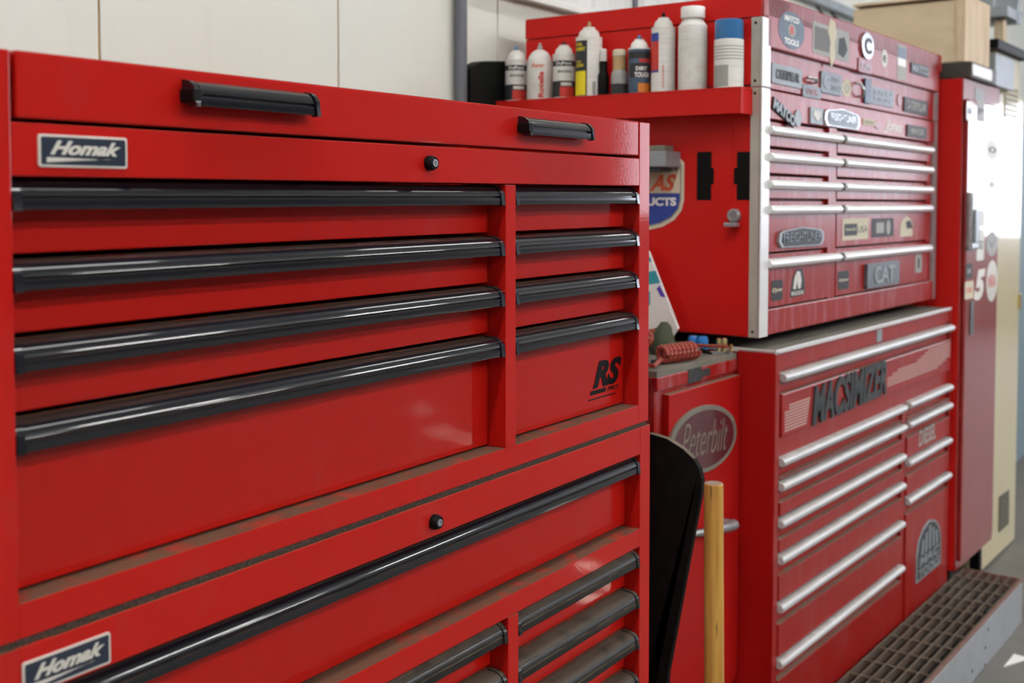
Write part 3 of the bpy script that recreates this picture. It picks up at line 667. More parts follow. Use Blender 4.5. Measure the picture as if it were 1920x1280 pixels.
# glove box leaning on the chest side
def quad_box(name, p, th, m): ...
bx = Thing('carton', 'white and teal paper carton leaning against the big chest side', 'carton', G, (-.10, .30, ZT))
def leanm(y, z): return Matrix.Translation((XT-.052, y, z)) @ Matrix.Rotation(R(0), 4, 'X') @ axes_matrix((0, 0, 0), (0, -1, 0), (0, 0, 1), (-1, 0, 0))
a0 = at(1205, 462, 'x', XT-.05, G); a1 = at(1216, 472, 'x', XT-.05, G); a2 = at(1271, 616, 'x', XT-.05, G); a3 = at(1243, 648, 'x', XT-.05, G)
tp1, tp0 = a1, a0
lx = XT-.05
mb = MB(); pts = [(-a0.y-.09, a0.z), (-a0.y, a0.z), (-a1.y, a1.z), (-a2.y, a2.z), (-a3.y, ZT+.002), (-a3.y-.12, ZT+.002)]
mb.prism(pts, side(lx, 0, 0), -.010, 0, bev=.001); bo = bx.part('box', mb, 'white')
def sp_(px, py): q = at(px, py, 'x', lx-.0005, G); return (-q.y, q.z)
mb = MB(); mb.prism([sp_(1205, 512), sp_(1229, 507), sp_(1238, 530), sp_(1205, 535)], side(lx, 0, 0), .0003, .0008, 'teal'); mb.prism([sp_(1205, 482), sp_(1218, 481), sp_(1222, 490), sp_(1205, 492)], side(lx, 0, 0), .0003, .0008, 'teal')
mb.prism([sp_(1231, 541), sp_(1237, 535), sp_(1248, 557), sp_(1239, 556)], side(lx, 0, 0), .0003, .0008, 'purple')
mb.prism([sp_(1212, 572), sp_(1219, 572), sp_(1219, 546), sp_(1212, 546)], side(lx, 0, 0), .0003, .0008, 'teal')
bx.part('print', mb, None, bo)
# olive cloth lump
q = at(1243, 620, 'x', -.145, G); mb = MB(); hc_ = at(1243, 603, 'x', -.145, G).z-ZT
mb.lathe(None, [(0, 0), (.034, .0), (.037, hc_*.2), (.030, hc_*.6), (.018, hc_*.85), (.008, hc_), (0, hc_)], 18, mtx=Matrix.Translation((-.145, q.y, ZT)))
for v in mb.bm.verts: v.co.x += .003*math.sin(v.co.z*90+v.co.y*60); v.co.y += .004*math.sin(v.co.z*70)
single('cloth', mb, 'green', 'olive green crumpled rag behind the coiled red hose', 'rag', G, (-.145, q.y, ZT))
# coiled hose
def coil(a, b, turns, R_, r, n=14):
    out = []; a, b = Vector(a), Vector(b); d = (b-a); l = d.normalized(); s_ = l.cross(Vector((0, 0, 1))).normalized(); u_ = s_.cross(l)
    for i in range(turns*n+1):
        t_ = i/(turns*n); an = 2*math.pi*i/n
        out.append(a+d*t_+s_*(R_*math.cos(an))+u_*(R_*math.sin(an)))
    return out
rr = .0060
c1 = Pt(1240, 684); c2 = Pt(1301, 675)
c1.z = c2.z = ZT+.026
mb = MB(); mb.tube(coil(c1, c2, 8, .0185, rr), rr, 8)
d1_ = Pt(1190, 672); d2_ = Pt(1247, 655); d1_.z = ZT+.045; d2_.z = ZT+.040
mb.tube(coil(d1_, d2_, 6, .018, rr), rr, 8)
lp = [Pt(1214, 632), Pt(1232, 627), Pt(1250, 634), Pt(1262, 648), Pt(1258, 664)]
for i, p in enumerate(lp): p.z = ZT+.03+.012*math.sin(i)
mb.tube(lp, .005, 8)
mb.tube([c1+Vector((0, 0, -.012)), Pt(1225, 694)+Vector((0, 0, .01)), Pt(1200, 690)+Vector((0, 0, .012))], .0055, 8)
single('coiled_hose', mb, 'hose', 'coiled red rubber air hose heaped on the narrow cabinet top', 'hose', G, (c1.x, c1.y, ZT))
# blue plugs and brass fittings
for k, px in enumerate((1300, 1318)):
    q = at(px, 640, 'x', -.030, G); mb = MB(); mb.lathe((-.030, q.y, ZT), [(0, 0), (.013, 0), (.014, .012), (.0142, .022), (.0142, .033), (.0115, .040), (0, .042)], 22)
    single('plug', mb, 'brightblue', ('bright blue cap on the narrow cabinet, nearer the red hose', 'bright blue cap on the narrow cabinet, nearer the brass fittings')[k], 'cap', G, (-.030, q.y, ZT), 'blue caps')
for k, (px, s_) in enumerate(((1348, 1.45), (1358.5, 1.5), (1371, .95))):
    q = at(px, 640, 'x', -.026, G); mb = MB(); r0 = .0048*s_
    mb.lathe((-.026, q.y, ZT), [(0, 0), (r0, 0), (r0, .010*s_), (r0*.8, .012*s_), (r0*.8, .014*s_), (r0*1.05, .015*s_), (r0*1.05, .025*s_), (r0*.5, .027*s_), (0, .027*s_)], 6 if k < 2 else 12, flat=True)
    single('brass_fitting', mb, 'brass', ('pale brass hose fitting beside the blue caps', 'pale brass hose fitting, middle of three by the blue caps', 'smallest brass fitting, nearest the silver chest trim')[k], 'fitting', G, (-.026, q.y, ZT), 'brass hose fittings')
def rod(p, q, r, m, name, label, cat, z=None, tip=None, tipm=None, tl=.25, flat=1.):
    p = at(p[0], p[1], 'x', p[2], G); q = at(q[0], q[1], 'x', q[2], G); p.z = max(p.z, ZT+r+.0003); q.z = max(q.z, ZT+r+.0003)
    T_ = Thing(name, label, cat, G, (p.x, p.y, ZT)); e_ = p+(q-p)*(1-tl)
    mb = MB(); mb.tube([p, p+(e_-p)*.02, e_], [r*.8, r, r], 12); T_.part('shaft', mb, m)
    if tip: mb = MB(); mb.tube([e_, e_+(q-e_)*.3, q], [r*.9, r*.8, r*.35], 12); T_.part('tip', mb, tip)
    return T_
rod((1276, 645, -.052), (1334, 664, -.115), .0080, 'chrome', 'air_chuck', 'shiny chrome tool with a black end on the narrow cabinet', 'tool', tip='blackmat', tl=.30)
rod((1288, 646, -.052), (1369, 650, -.045), .0042, 'hose', 'pen', 'thin pinkish red rod lying in front of the blue caps', 'rod', tip='hose', tl=.1)
rod((1223, 694, -.33), (1262, 684, -.23), .0055, 'darkpew', 'screwdriver_bit', 'short dark bit at the front edge of the narrow cabinet', 'tool bit', tip='steel', tl=.2)
p = at(1322, 657, 'x', -.06, G); q = at(1374, 655, 'x', -.02, G); p.z = q.z = 0; T_ = MB(); z0 = ZT+.0004
dv = (q-p).normalized(); nv = Vector((-dv.y, dv.x, 0))
pp = [(0, .006), (.02, .009), (.035, .005), (.13, .004), (.15, .010), (.165, .010), (.172, .004), (.172, -.004), (.165, -.010), (.15, -.010), (.13, -.004), (.035, -.005), (.02, -.009), (0, -.006)]
L_ = (q-p).length/.172
T_.prism([(u*L_, v) for u, v in pp], axes_matrix((p.x, p.y, z0), dv, nv, (0, 0, 1)), 0, .004, bev=.0008)
single('wrench', T_, 'steel', 'flat steel wrench lying at the back edge of the narrow cabinet', 'wrench', G, (p.x, p.y, ZT))
# ------------------------------------------------------------------ cans on the side shelf
CXX = -.0505; ZS = .6843
def facing(y):
    c = GI @ C0; return math.atan2(c.y-y, c.x-CXX)
class Multi:
    def __init__(s, T, bo, name): s.T, s.bo, s.name = T, bo, name
    def done(s, mb): s.T.part(s.name, mb, None, s.bo)
def patch(mb, y, r, a0, a1, z0, z1, m, off=.0003):
    f = facing(y); n = max(3, int(abs(a1-a0)/9)); t = bmesh.new(); rows_ = []
    for i in range(n+1):
        a = f+R(a0+(a1-a0)*i/n); rows_.append([t.verts.new((CXX+(r+off)*math.cos(a), y+(r+off)*math.sin(a), z)) for z in (z0, z1)])
    for a_, b_ in zip(rows_, rows_[1:]): t.faces.new((a_[0], b_[0], b_[1], a_[1]))
    if isinstance(mb, Multi): n_ = MB(); n_._add(t, m, True); mb.done(n_)
    else: mb._add(t, m, True)
def ctext(mb, s_, y, r, ac, zc, w, h, m, off=.0006, vertical=False, shear=0., bold=.02):
    f = facing(y)+R(ac)
    def wr(u, v, d):
        if vertical: u, v = -v, u
        a = f+u/(r+off); return Vector((CXX+(r+off+d)*math.cos(a), y+(r+off+d)*math.sin(a), zc+v))
    n_ = MB(); n_.text(s_, w, h, None, .0003, shear, bold, m, wrap=wr); mb.done(n_)
def can(px, wpx, ytop, label, body, kind, spec, name='spray_can', cat='spray can', group='spray cans and bottles on the side shelf'):
    b = at(px, 180, 'x', CXX, G); y = b.y; tz = at(px, ytop, 'x', CXX, G).z
    dist = (G @ b - C0).dot(cw); r = min(.0385, wpx*dist/F/2); h = tz-ZS
    T = Thing(name, label, cat, G, (CXX, y, ZS), group); mb = MB()
    if kind == 'spray':      # cylinder, crimp ring, dome, valve cup; ytop is the top of the dome
        hd = min(.030, r*.85); hb_ = h-hd
        mb.lathe((CXX, y, ZS), [(0, 0), (r*.94, 0), (r, .003), (r, hb_-.004)], 36, m=body)
        mb.lathe((CXX, y, ZS), [(r, hb_-.004), (r*1.02, hb_-.002), (r*1.0, hb_+.001), (r*.82, hb_+.002), (r*.80, hb_+hd*.15), (r*.76, hb_+hd*.42), (r*.66, hb_+hd*.66), (r*.52, hb_+hd*.80), (r*.46, hb_+hd*.84), (r*.46, hb_+hd), (r*.36, hb_+hd), (r*.33, hb_+hd*.85), (0, hb_+hd*.85)], 36, m=spec.get('dome', 'dirtywhite'))
        bo = T.part('body', mb, None)
        nz = MB(); zt = ZS+h; nz.lathe((CXX, y, zt-.004), [(0, 0), (.0052, 0), (.0060, .008), (.0050, .013), (.0044, spec.get('nh', .018)), (0, spec.get('nh', .018)+.001)], 16); T.part('nozzle', nz, spec.get('nozzle', 'greyink'), label=spec.get('nl'))
    elif kind == 'capped':   # straight can with a wide cap
        ch = spec['cap_h']; hb_ = h-ch
        mb.lathe((CXX, y, ZS), [(0, 0), (r*.95, 0), (r, .003), (r, hb_-.002), (r*.97, hb_), (0, hb_)], 36, m=body); bo = T.part('body', mb, None)
        cp = MB(); rc_ = r*spec.get('cr', .97); cp.lathe((CXX, y, ZS+hb_), [(0, 0), (rc_, 0), (rc_, ch-.003), (rc_-.003, ch), (0, ch)], 36); T.part('cap', cp, spec['cap'], label=spec.get('cl'))
    elif kind == 'jug':      # shoulder, neck, flat cap
        hb_ = h*.775
        mb.lathe((CXX, y, ZS), [(0, 0), (r*.96, 0), (r, .004), (r*1.0, hb_), (r*.97, hb_+.002), (r*.94, hb_+.003), (r*.80, hb_+.010), (r*.76, hb_+.014), (r*.60, hb_+.0155), (r*.60, h-.026), (0, h-.026)], 36, m=body); bo = T.part('body', mb, None)
        cp = MB(); cp.lathe((CXX, y, ZS+h-.030), [(0, 0), (r*.82, 0), (r*.84, .003), (r*.84, .027), (r*.80, .030), (0, .030)], 36); T.part('cap', cp, 'white', label='flat white cap')
    elif kind == 'round':
        mb.lathe((CXX, y, ZS), [(0, 0), (r*.96, 0), (r, .004), (r, h*.62), (r*.96, h*.74), (r*.85, h*.85), (r*.62, h*.94), (r*.35, h*.985), (.006, h), (0, h)], 36, m=body); bo = T.part('body', mb, None)
        nz = MB(); nz.lathe((CXX, y, ZS+h-.001), [(0, 0), (.008, 0), (.0075, .010), (.004, .012), (.004, .020), (0, .021)], 14); T.part('nozzle', nz, 'lightgrey')
    elif kind == 'bottle':
        hb_ = h*spec.get('hb', .5); rn = r*spec.get('rn', .55)
        mb.lathe((CXX, y, ZS), [(0, 0), (r*.95, 0), (r, .003), (r, hb_-.008), (r*.92, hb_-.002), (rn, hb_+.005), (rn, h-spec['cap_h']), (0, h-spec['cap_h'])], 26, m=body); bo = T.part('body', mb, None)
        cp = MB(); ch = spec['cap_h']; rc_ = r*spec.get('cr', .5); cp.lathe((CXX, y, ZS+h-ch), [(0, 0), (rc_, 0), (rc_*.95, ch-.003), (rc_*.7, ch), (0, ch)], 22); T.part('cap', cp, spec['cap'])
    return T, bo, y, r, h
T, bo, y, r, h = can(968, 42, 95, 'grey and red spray can with a blue nozzle, farthest along the shelf', 'dirtywhite', 'spray', dict(nozzle='cap_blue', nh=.017, nl='blue nozzle'))
def brake(T, bo, y, r, h):
    lb = Multi(T, bo, 'label'); patch(lb, y, r, -85, 85, ZS+h*.60, ZS+h*.70, 'greyink'); patch(lb, y, r, -85, 85, ZS+.006, ZS+h*.33, 'greyink'); patch(lb, y, r, -20, 60, ZS+.006, ZS+h*.22, 'inkred', .0006)
    patch(lb, y, r, -15, 45, ZS+h*.24, ZS+h*.30, 'silverink', .0007)
    tb = Multi(T, bo, 'lettering'); ctext(tb, 'DuPont', y, r, 0, ZS+h*.65, r*1.5, h*.055, 'white'); ctext(tb, 'ENGINE', y, r, 5, ZS+h*.50, r*1.3, h*.05, 'greyink')
brake(T, bo, y, r, h)
T, bo, y, r, h = can(1012, 50, 93, 'pale round-shouldered spray bottle with red upright lettering', 'dirtywhite', 'round', {}, 'spray_bottle', 'bottle')
tb = Multi(T, bo, 'lettering'); ctext(tb, 'Rotella', y, r, 5, ZS+h*.30, h*.50, r*.42, 'inkred', vertical=True, bold=.04); ctext(tb, 'Super', y, r, -8, ZS+h*.66, r*1.1, h*.09, 'redorange', shear=.4)
T, bo, y, r, h = can(1057, 42, 85, 'grey and red spray can without cap, beside the yellow can', 'dirtywhite', 'spray', dict(nh=.008)); brake(T, bo, y, r, h)
T, bo, y, r, h = can(1104, 50, 52, 'tall spray can with a black and yellow label', 'canwhite', 'spray', dict(nozzle='seam', nh=.020))
lb = Multi(T, bo, 'label'); patch(lb, y, r, -88, -8, ZS+.004, ZS+h*.80, 'greyink'); patch(lb, y, r, -80, -14, ZS+.006, ZS+h*.37, 'yellow', .0006); patch(lb, y, r, 15, 30, ZS+.006, ZS+h*.22, 'lightgrey', .0006)
tb = Multi(T, bo, 'lettering'); ctext(tb, 'RAL', y, r, -48, ZS+h*.75, r*.7, h*.045, 'yellow'); ctext(tb, 'CHERRY', y, r, -44, ZS+h*.68, r*1.0, h*.05, 'yellow'); ctext(tb, 'TO', y, r, -52, ZS+h*.50, r*.5, h*.04, 'yellow'); ctext(tb, 'CLEAN', y, r, -48, ZS+h*.45, r*.8, h*.045, 'yellow')
T, bo, y, r, h = can(1131, 21, 92, 'slim black bottle with a pale tip, right of the yellow can', 'blackmat', 'bottle', dict(hb=.48, rn=.7, cap='dirtywhite', cap_h=.035, cr=.62), 'bottle', 'bottle')
T, bo, y, r, h = can(1161, 31, 93, 'short amber and grey bottle with a cream cap', 'lightgrey', 'bottle', dict(hb=.52, rn=.78, cap='cream', cap_h=.018, cr=.85), 'bottle', 'bottle')
lb = Multi(T, bo, 'label'); patch(lb, y, r*.78, -85, 85, ZS+h*.54, ZS+h*.84, 'amber'); patch(lb, y, r, -85, 85, ZS+.005, ZS+h*.26, 'greyink')
T, bo, y, r, h = can(1198, 41, 74, 'blue and black spray can with an orange wedge and red oval', 'bluegrey', 'spray', dict(nozzle='cap_blue', nh=.015, dome='white', nl='blue nozzle'))
lb = Multi(T, bo, 'label'); patch(lb, y, r, -88, 88, ZS+h*.64, ZS+h*.76, 'greyink'); patch(lb, y, r, -60, 80, ZS+h*.30, ZS+h*.56, 'greyink', .0002); patch(lb, y, r, -5, 75, ZS+.006, ZS+h*.20, 'orange', .0005); patch(lb, y, r, 0, 70, ZS+h*.57, ZS+h*.635, 'inkred', .0006)
tb = Multi(T, bo, 'lettering'); ctext(tb, 'TOUGH', y, r, 18, ZS+h*.35, r*1.5, h*.09, 'white', bold=.04); ctext(tb, 'DIRT', y, r, 14, ZS+h*.46, r*1.1, h*.07, 'white', bold=.04)
T, bo, y, r, h = can(1243, 45, 34, 'tall spray can with red, white and blue stripe and black nozzle', 'canwhite', 'spray', dict(nozzle='blackmat', nh=.018, nl='black nozzle'))
lb = Multi(T, bo, 'label'); patch(lb, y, r, -88, -22, ZS+h*.30, ZS+h*.68, 'inkred'); patch(lb, y, r, -88, -22, ZS+h*.68, ZS+h*.79, 'blue'); patch(lb, y, r, -88, -22, ZS+h*.27, ZS+h*.30, 'blue', .0005)
tb = Multi(T, bo, 'lettering'); ctext(tb, 'DANGER', y, r, 0, ZS+h*.22, h*.30, r*.14, 'inkred', vertical=True)
T, bo, y, r, h = can(1298, 57, 14, 'stout white can with a wide flat white cap', 'canwhite', 'jug', {}, 'can', 'can')
lb = Multi(T, bo, 'label'); patch(lb, y, r, -60, 70, ZS+h*.08, ZS+h*.62, 'dirtywhite')
T, bo, y, r, h = can(1366, 56, 38, 'white-labelled can with a glossy blue cap, nearest the shelf end', 'canwhite', 'capped', dict(cap='cap_blue', cap_h=.052, cl='glossy blue cap'), 'can', 'can')
lb = Multi(T, bo, 'label')
for k in range(5): patch(lb, y, r, -75, 75, ZS+h*(.60-.045*k), ZS+h*(.615-.045*k), 'lightgrey')
patch(lb, y, r, -75, -2, ZS+.006, ZS+h*.34, 'lightgrey', .0002)
# small dark bottle cap between last two cans
b = at(1332, 160, 'x', CXX, G); mb = MB(); mb.lathe((CXX-.01, b.y, ZS), [(0, 0), (.006, 0), (.006, .008), (.003, .010), (0, .010)], 14)
single('screw_cap', mb, 'blackmat', 'tiny black cap between the stout white can and the blue-capped can', 'cap', G, (CXX-.01, b.y, ZS))
# ------------------------------------------------------------------ tall lockers
lk_ = Thing('locker', 'tall glossy red locker with stickers, right of the badge-covered chest', 'locker', G, (1.9, .2, -1.03))
LY, LX0, LX1 = -.022, 1.622, 2.155
mb = MB(); mb.box(LX0, LX1, LY, .42, -1.00, .857, .004); lk_.part('case', mb, 'red4')
mb = MB(); mb.box(LX0-.0012, LX0, LY+.006, .418, -.995, .852, 0); lk_.part('side_panel', mb, 'red3')
mb = MB(); mb.box(LX0+.022, LX1-.045, LY-.014, LY-.0005, -.965, .78, .005); ldoor = lk_.part('door', mb, 'red4')
mb = MB()
for x in (LX0+.05, LX1-.05):
    for y in (LY+.05, .37): mb.box(x-.02, x+.02, y-.02, y+.02, -1.148, -1.00, .002)
lk_.part('foot', mb, 'blackmat')
def lsp(x0, x1, y0, y1): return spot(x0, x1, y0, y1, LY-.0142)
LYD = LY-.0144
x_, z_, w_, h_ = lsp(1811, 1826, 360, 468)
mb = MB(); mb.box(x_-w_/2, x_+w_/2, LYD-.022, LYD, z_-h_/2, z_+h_/2, .008, 'chrome'); mb.box(x_-w_*.3, x_+w_*.3, LYD-.030, LYD-.020, z_-h_*.38, z_+h_*.2, .008, 'steel')
lk_.part('handle', mb, None, ldoor, label='long chrome handle')
for (px, m_, shp, txt, tmm, lab) in (
    ((1832, 1846, 395, 424), 'dirtywhite', 'rect', None, None, 'pale square sticker'),
    ((1831, 1845, 430, 488), 'dirtywhite', 'rect', 'NO', 'greyink', 'tall white sticker'),
    ((1849, 1870, 434, 480), 'lightgrey', 'round', 'V', 'pewter', 'round grey sticker'),
    ((1849, 1870, 488, 565), 'silverink', 'round', 'NRA', 'inkred', 'oval pale sticker with red letters'),
    ((1811, 1823, 494, 522), 'greyink', 'rect', 'x', 'lightgrey', 'small dark sticker'),
    ((1809, 1825, 527, 560), 'cream', 'rect', 'USA', 'inkred', 'small cream sticker with red letters'),
    ((1828, 1845, 165, 200), 'lightgrey', 'rect', 'AT', 'pewter', 'grey sticker at the top'),
    ((1812, 1824, 190, 226), 'white', 'rect', 'i', 'bluegrey', 'white and blue sticker'),
    ((1832, 1846, 190, 228), 'lightgrey', 'rect', 'P', 'greyink', 'grey upright sticker'),
    ((1851, 1868, 205, 255), 'white', 'rect', None, None, 'white sticker'),
    ((1830, 1848, 245, 300), 'white', 'rect', None, None, 'large white sticker'),
    ((1850, 1871, 262, 300), 'dirtywhite', 'round', 'o', 'greyink', 'round white sticker'),
    ((1832, 1850, 318, 380), 'white', [(-.5, -.5), (.5, -.5), (.5, .5), (-.5, .5)], None, None, 'square white sticker'),
    ((1853, 1866, 330, 362), 'silverink', 'round', '8', 'greyink', 'small oval sticker')):
    badge(lk_, px, (LY-.0008 if px[2] == 165 else LYD), m_, shp, 'sticker', .0006, text=txt, tm=tmm or 'greyink', td=.0003, ts=(.7, .3), label=lab)
x_, z_, w_, h_ = lsp(1826, 1847, 505, 562); mb = MB(); mb.text('5', w_, h_, front(x_, LYD, z_), .0006, .25, .06); lk_.part('number_sticker', mb, 'dirtywhite', ldoor, label='white numeral 5 sticker')
x_, z_, w_, h_ = lsp(1818, 1824, 565, 627); mb = MB(); mb.box(x_-w_/2, x_+w_/2, LYD-.004, LYD, z_-h_/2, z_+h_/2, .001); lk_.part('hanging_strip', mb, 'pewter', ldoor)
cl = Thing('locker', 'tall cream locker with mesh vents, beyond the red locker at the far right', 'locker', G, (2.45, .25, -1.15))
CX0, CX1, CYF = 2.175, 2.74, .020
mb = MB(); mb.box(CX0, CX1, CYF, .46, -1.147, .862, .006); cl.part('case', mb, 'creampaint')
def vent(px):
    x, z, w, h = spot(*px, CYF-.001); fr = MB(); fr.box(x-w/2, x+w/2, CYF-.002, CYF, z-h/2, z+h/2, .0005); v = cl.part('vent', fr, 'grille', label='dark mesh vent')
    g_ = MB(); nx = 9; nz = int(nx*h/w*1.0)+1
    for i in range(nx+1): xx = x-w/2+w*i/nx; g_.box(xx-.003, xx+.003, CYF-.005, CYF-.002, z-h/2, z+h/2, 0)
    for i in range(nz+1): zz = z-h/2+h*i/nz; g_.box(x-w/2, x+w/2, CYF-.005, CYF-.002, zz-.003, zz+.003, 0)
    cl.part('mesh', g_, 'creampaint' if px[2] < 400 else 'oldbrass', v)
vent((1884, 1907, 164, 222)); vent((1873, 1890, 925, 988))
mb = MB(); q = at(1912, 570, 'y', CYF, G); mb.box(CX1-.03, CX1-.012, CYF-.012, CYF, q.z-.02, q.z+.05, .002); cl.part('latch', mb, 'brass', label='brass coloured latch')
# things on the red locker: tray, crate, grey box
L = lambda px, py, ax, c: at(px, py, ax, c, G)
t0 = L(1822, 128, 'y', -.045)
ty0, tz0 = -.045, .858
tz1 = L(1822, 114, 'y', ty0).z
tr = Thing('tray', 'shallow dark steel tray on the red locker, under the plywood crate', 'tray', G, (1.9, .2, tz0))
mb = MB(); mb.box(t0.x-.003, t0.x+.36, ty0, .62, tz0, tz1, .006); tr.part('body', mb, 'darktray')
mb = MB(); x1_ = L(1860, 128, 'y', ty0).x; mb.prism(rrect(x1_-t0.x-.01, (tz1-tz0)*.7, .012), front((x1_+t0.x)/2, ty0-.0006, (tz0+tz1)/2), 0, .002); tr.part('label_plate', mb, 'white', label='blank white end label')
cx0 = t0.x-.003
cy0 = -.02; zc0 = tz1+.001
cyb = L(1598, 60, 'x', cx0).y
ctop = L(1598, 13, 'x', cx0).z
cx1 = L(1856, 60, 'y', cy0).x
cr_ = Thing('crate', 'large plywood crate with pine corner boards, on the tall red locker', 'crate', G, (cx0+.2, .2, zc0))
mb = MB(); mb.box(cx0+.012, cx1-.012, cy0+.02, cyb, zc0, ctop-.01, .002); cr_.part('plywood_side', mb, 'crate')
yb = L(1793, 60, 'x', cx0).y
mb = MB(); mb.box(cx0, cx1, cy0, cy0+.02, zc0, ctop, .002); mb.box(cx0, cx0+.012, cy0+.02, yb, zc0, ctop, .002); cr_.part('corner_board', mb, 'crate2', label='pale pine corner board')
mb = MB(); mb.box(cx0, cx1, cy0, cyb, ctop+.0005, ctop+.010, .001); cr_.part('lid', mb, 'crate')
# grey box and clutter right of the crate, on the cream locker
def lump(name, lab, cat, x0, x1, y0, y1, z0, z1, m, bev=.004):
    mb = MB(); mb.box(x0, x1, y0, y1, z0, z1, bev); return single(name, mb, m, lab, cat, G, ((x0+x1)/2, (y0+y1)/2, z0))
gq0 = L(1862, 112, 'y', -.02); gq1 = L(1897, 155, 'y', -.02)
gx1 = min(gq1.x, LX1-.004+.12)
lump('steel_box', 'galvanised grey box beside the tray on the red locker', 'box', 2.045, gq1.x, -.03, .045, .8635, L(1880, 104, 'y', -.03).z, 'galv')
ZC = .863
def crate_top(px, py, y): return L(px, py, 'y', y)
mb = MB(); a_ = L(1868, 95, 'y', .05); b_ = L(1918, 120, 'y', .05)
mb.box(a_.x, a_.x+.42, .05, .35, ZC, a_.z+.0, .004); single('cream_box', mb, 'cream', 'cream coloured flat box on the far cream locker', 'box', G, (a_.x+.2, .2, ZC))
zt_ = a_.z+.0
q0 = L(1872, 86, 'y', .02); q1 = L(1900, 92, 'y', .02)
lump('black_tray', 'low black tray above the cream box on the far locker', 'tray', q0.x, q0.x+.55, .02, .36, zt_+.001, zt_+.040, 'blackmat')
x_, z_, w_, h_ = spot(1902, 1918, 94, 107, .02)
q = L(1885, 84, 'y', .06); mb = MB(); z0_ = zt_+.041
mb.box(-.028, .028, -.02, .02, 0, .115, .003, None, Matrix.Translation((q.x, .08, z0_+.002)) @ Matrix.Rotation(R(-6), 4, 'Y'))
single('wood_block', mb, 'crate2', 'small upright pine block right of the crate', 'wood block', G, (q.x, .08, z0_))
zb_ = z0_+.119
mb = MB(); q = L(1886, 57, 'y', .06); q2 = L(1904, 33, 'y', .06)
mb.box(q.x-.10, q.x+.10, .03, .14, zb_, zb_+.045, .003); mb.prism([(.04, 0), (.10, 0), (.14, .11), (.10, .11)], front(q.x, .03, zb_), -.10, 0, bev=.002)
single('metal_bracket', mb, 'galv', 'bent light steel bracket on the pine block', 'bracket', G, (q.x, .08, zb_))
q = L(1885, 22, 'y', .16); r0_ = L(1860, 22, 'y', .16)
mb = MB(); zd = q.z+.012
pr = [(-.22, -.035), (.30, -.035), (.34, -.02), (.36, .03), (.35, .035), (-.22, .035)]
mb.prism(pr, front(q.x, .16, zd), -.34, 0, bev=.004)
mb.box(q.x-.20, q.x-.16, .20, .34, zt_+.0415, zd-.034, .002)
single('duct', mb, 'galv', 'long grey sheet metal channel above the clutter at the top right', 'duct', G, (q.x, .2, zd-.035))
# ------------------------------------------------------------------ step with steel grating
gp = Thing('step_platform', 'low step of dusty steel grating along the foot of the far cabinet', 'step', G, (.6, -.12, -1.165))
GZ = -1.010; GX0, GX1, GY0, GY1 = -.02, 1.725, -.238, -.0195
gm = MB(); nb = 7
for i in range(nb):
    yy = GY0+.012+(GY1-GY0-.018)*i/(nb-1); gm.box(GX0, GX1, yy-.0022, yy+.0022, GZ-.030, GZ, .0005)
k = GX0+.03
while k < GX1: gm.cyl((k, GY0+.006, GZ-.004), (k, GY1, GZ-.004), .0048, n=8); k += .1235
gp.part('grating', gm, 'grate')
mb = MB(); mb.box(GX0, GX1, GY0, GY0+.006, GZ-.034, GZ+.003, .001); mb.box(GX0, GX1, GY0, GY0+.016, GZ-.034, GZ-.030, .001); mb.box(GX1-.005, GX1, GY0, GY1, GZ-.034, GZ+.001, .001); gp.part('frame', mb, 'angle', label='rusty angle iron edge')
mb = MB(); mb.box(GX0, GX1-.02, GY0-.004, GY0-.0002, -1.166, GZ-.006, .002); mb.box(GX1-.024, GX1-.020, GY0, GY1-.03, -1.166, GZ-.034, .001); sk_ = gp.part('skirt', mb, 'skirt', label='scuffed pale sheet metal side')
mb = MB()
for px, py in ((1853, 1180), (1848, 1214), (1847, 1246), (1823, 1258)):
    q = at(px, py, 'y', GY0-.0045, G); mb.prism(ell(.014, .012, 14), front(q.x, GY0-.0042, q.z), 0, .0004)
gp.part('hole', mb, 'void', sk_)
mb = MB(); mb.box(GX0, GX1-.03, GY0+.01, GY1, -1.166, -1.150, 0, 'void'); gp.part('dark_underlay', mb, None)  # near-black sheet laid under the grating
mb = MB(); a_ = at(1882, 1250, 'z', FLOOR+.002); b_ = at(1919, 1232, 'z', FLOOR+.002); c_ = at(1900, 1228, 'z', FLOOR+.002)
mb.prism([(a_.x, a_.y), (b_.x, b_.y-.02), (c_.x+.01, c_.y)], Matrix.Translation((0, 0, FLOOR)), .001, .004); single('paper_scrap', mb, 'white', 'white triangular scrap lying on the floor by the step', 'paper', W, (a_.x, a_.y, FLOOR))
# ------------------------------------------------------------------ setting
WY = 2.0
mb = MB()
xs = 1.4655-.7055*9
edges = []
while xs < 15: edges.append(xs); xs += .7055
for a_, b_ in zip(edges, edges[1:]): mb.box(a_+.0034, b_-.0034, WY, WY+.02, FLOOR, 5.0, .001, 'wall')
mb.box(-6, 15, WY+.004, WY+.03, FLOOR, 5.0, 0, 'seam')
struct('wall_left', mb)
mb = MB(); mb.box(-6, 15, -12, WY+.03, FLOOR-.1, FLOOR, 0); struct('floor', mb, 'concrete')
mb = MB(); mb.box(-6, 15, -12, WY+.03, 5.0, 5.1, 0); struct('ceiling', mb, 'ceil')
mb = MB(); mb.box(-6.1, -6, -12, WY+.03, FLOOR, 5.0, 0); struct('wall_back', mb, 'wall')
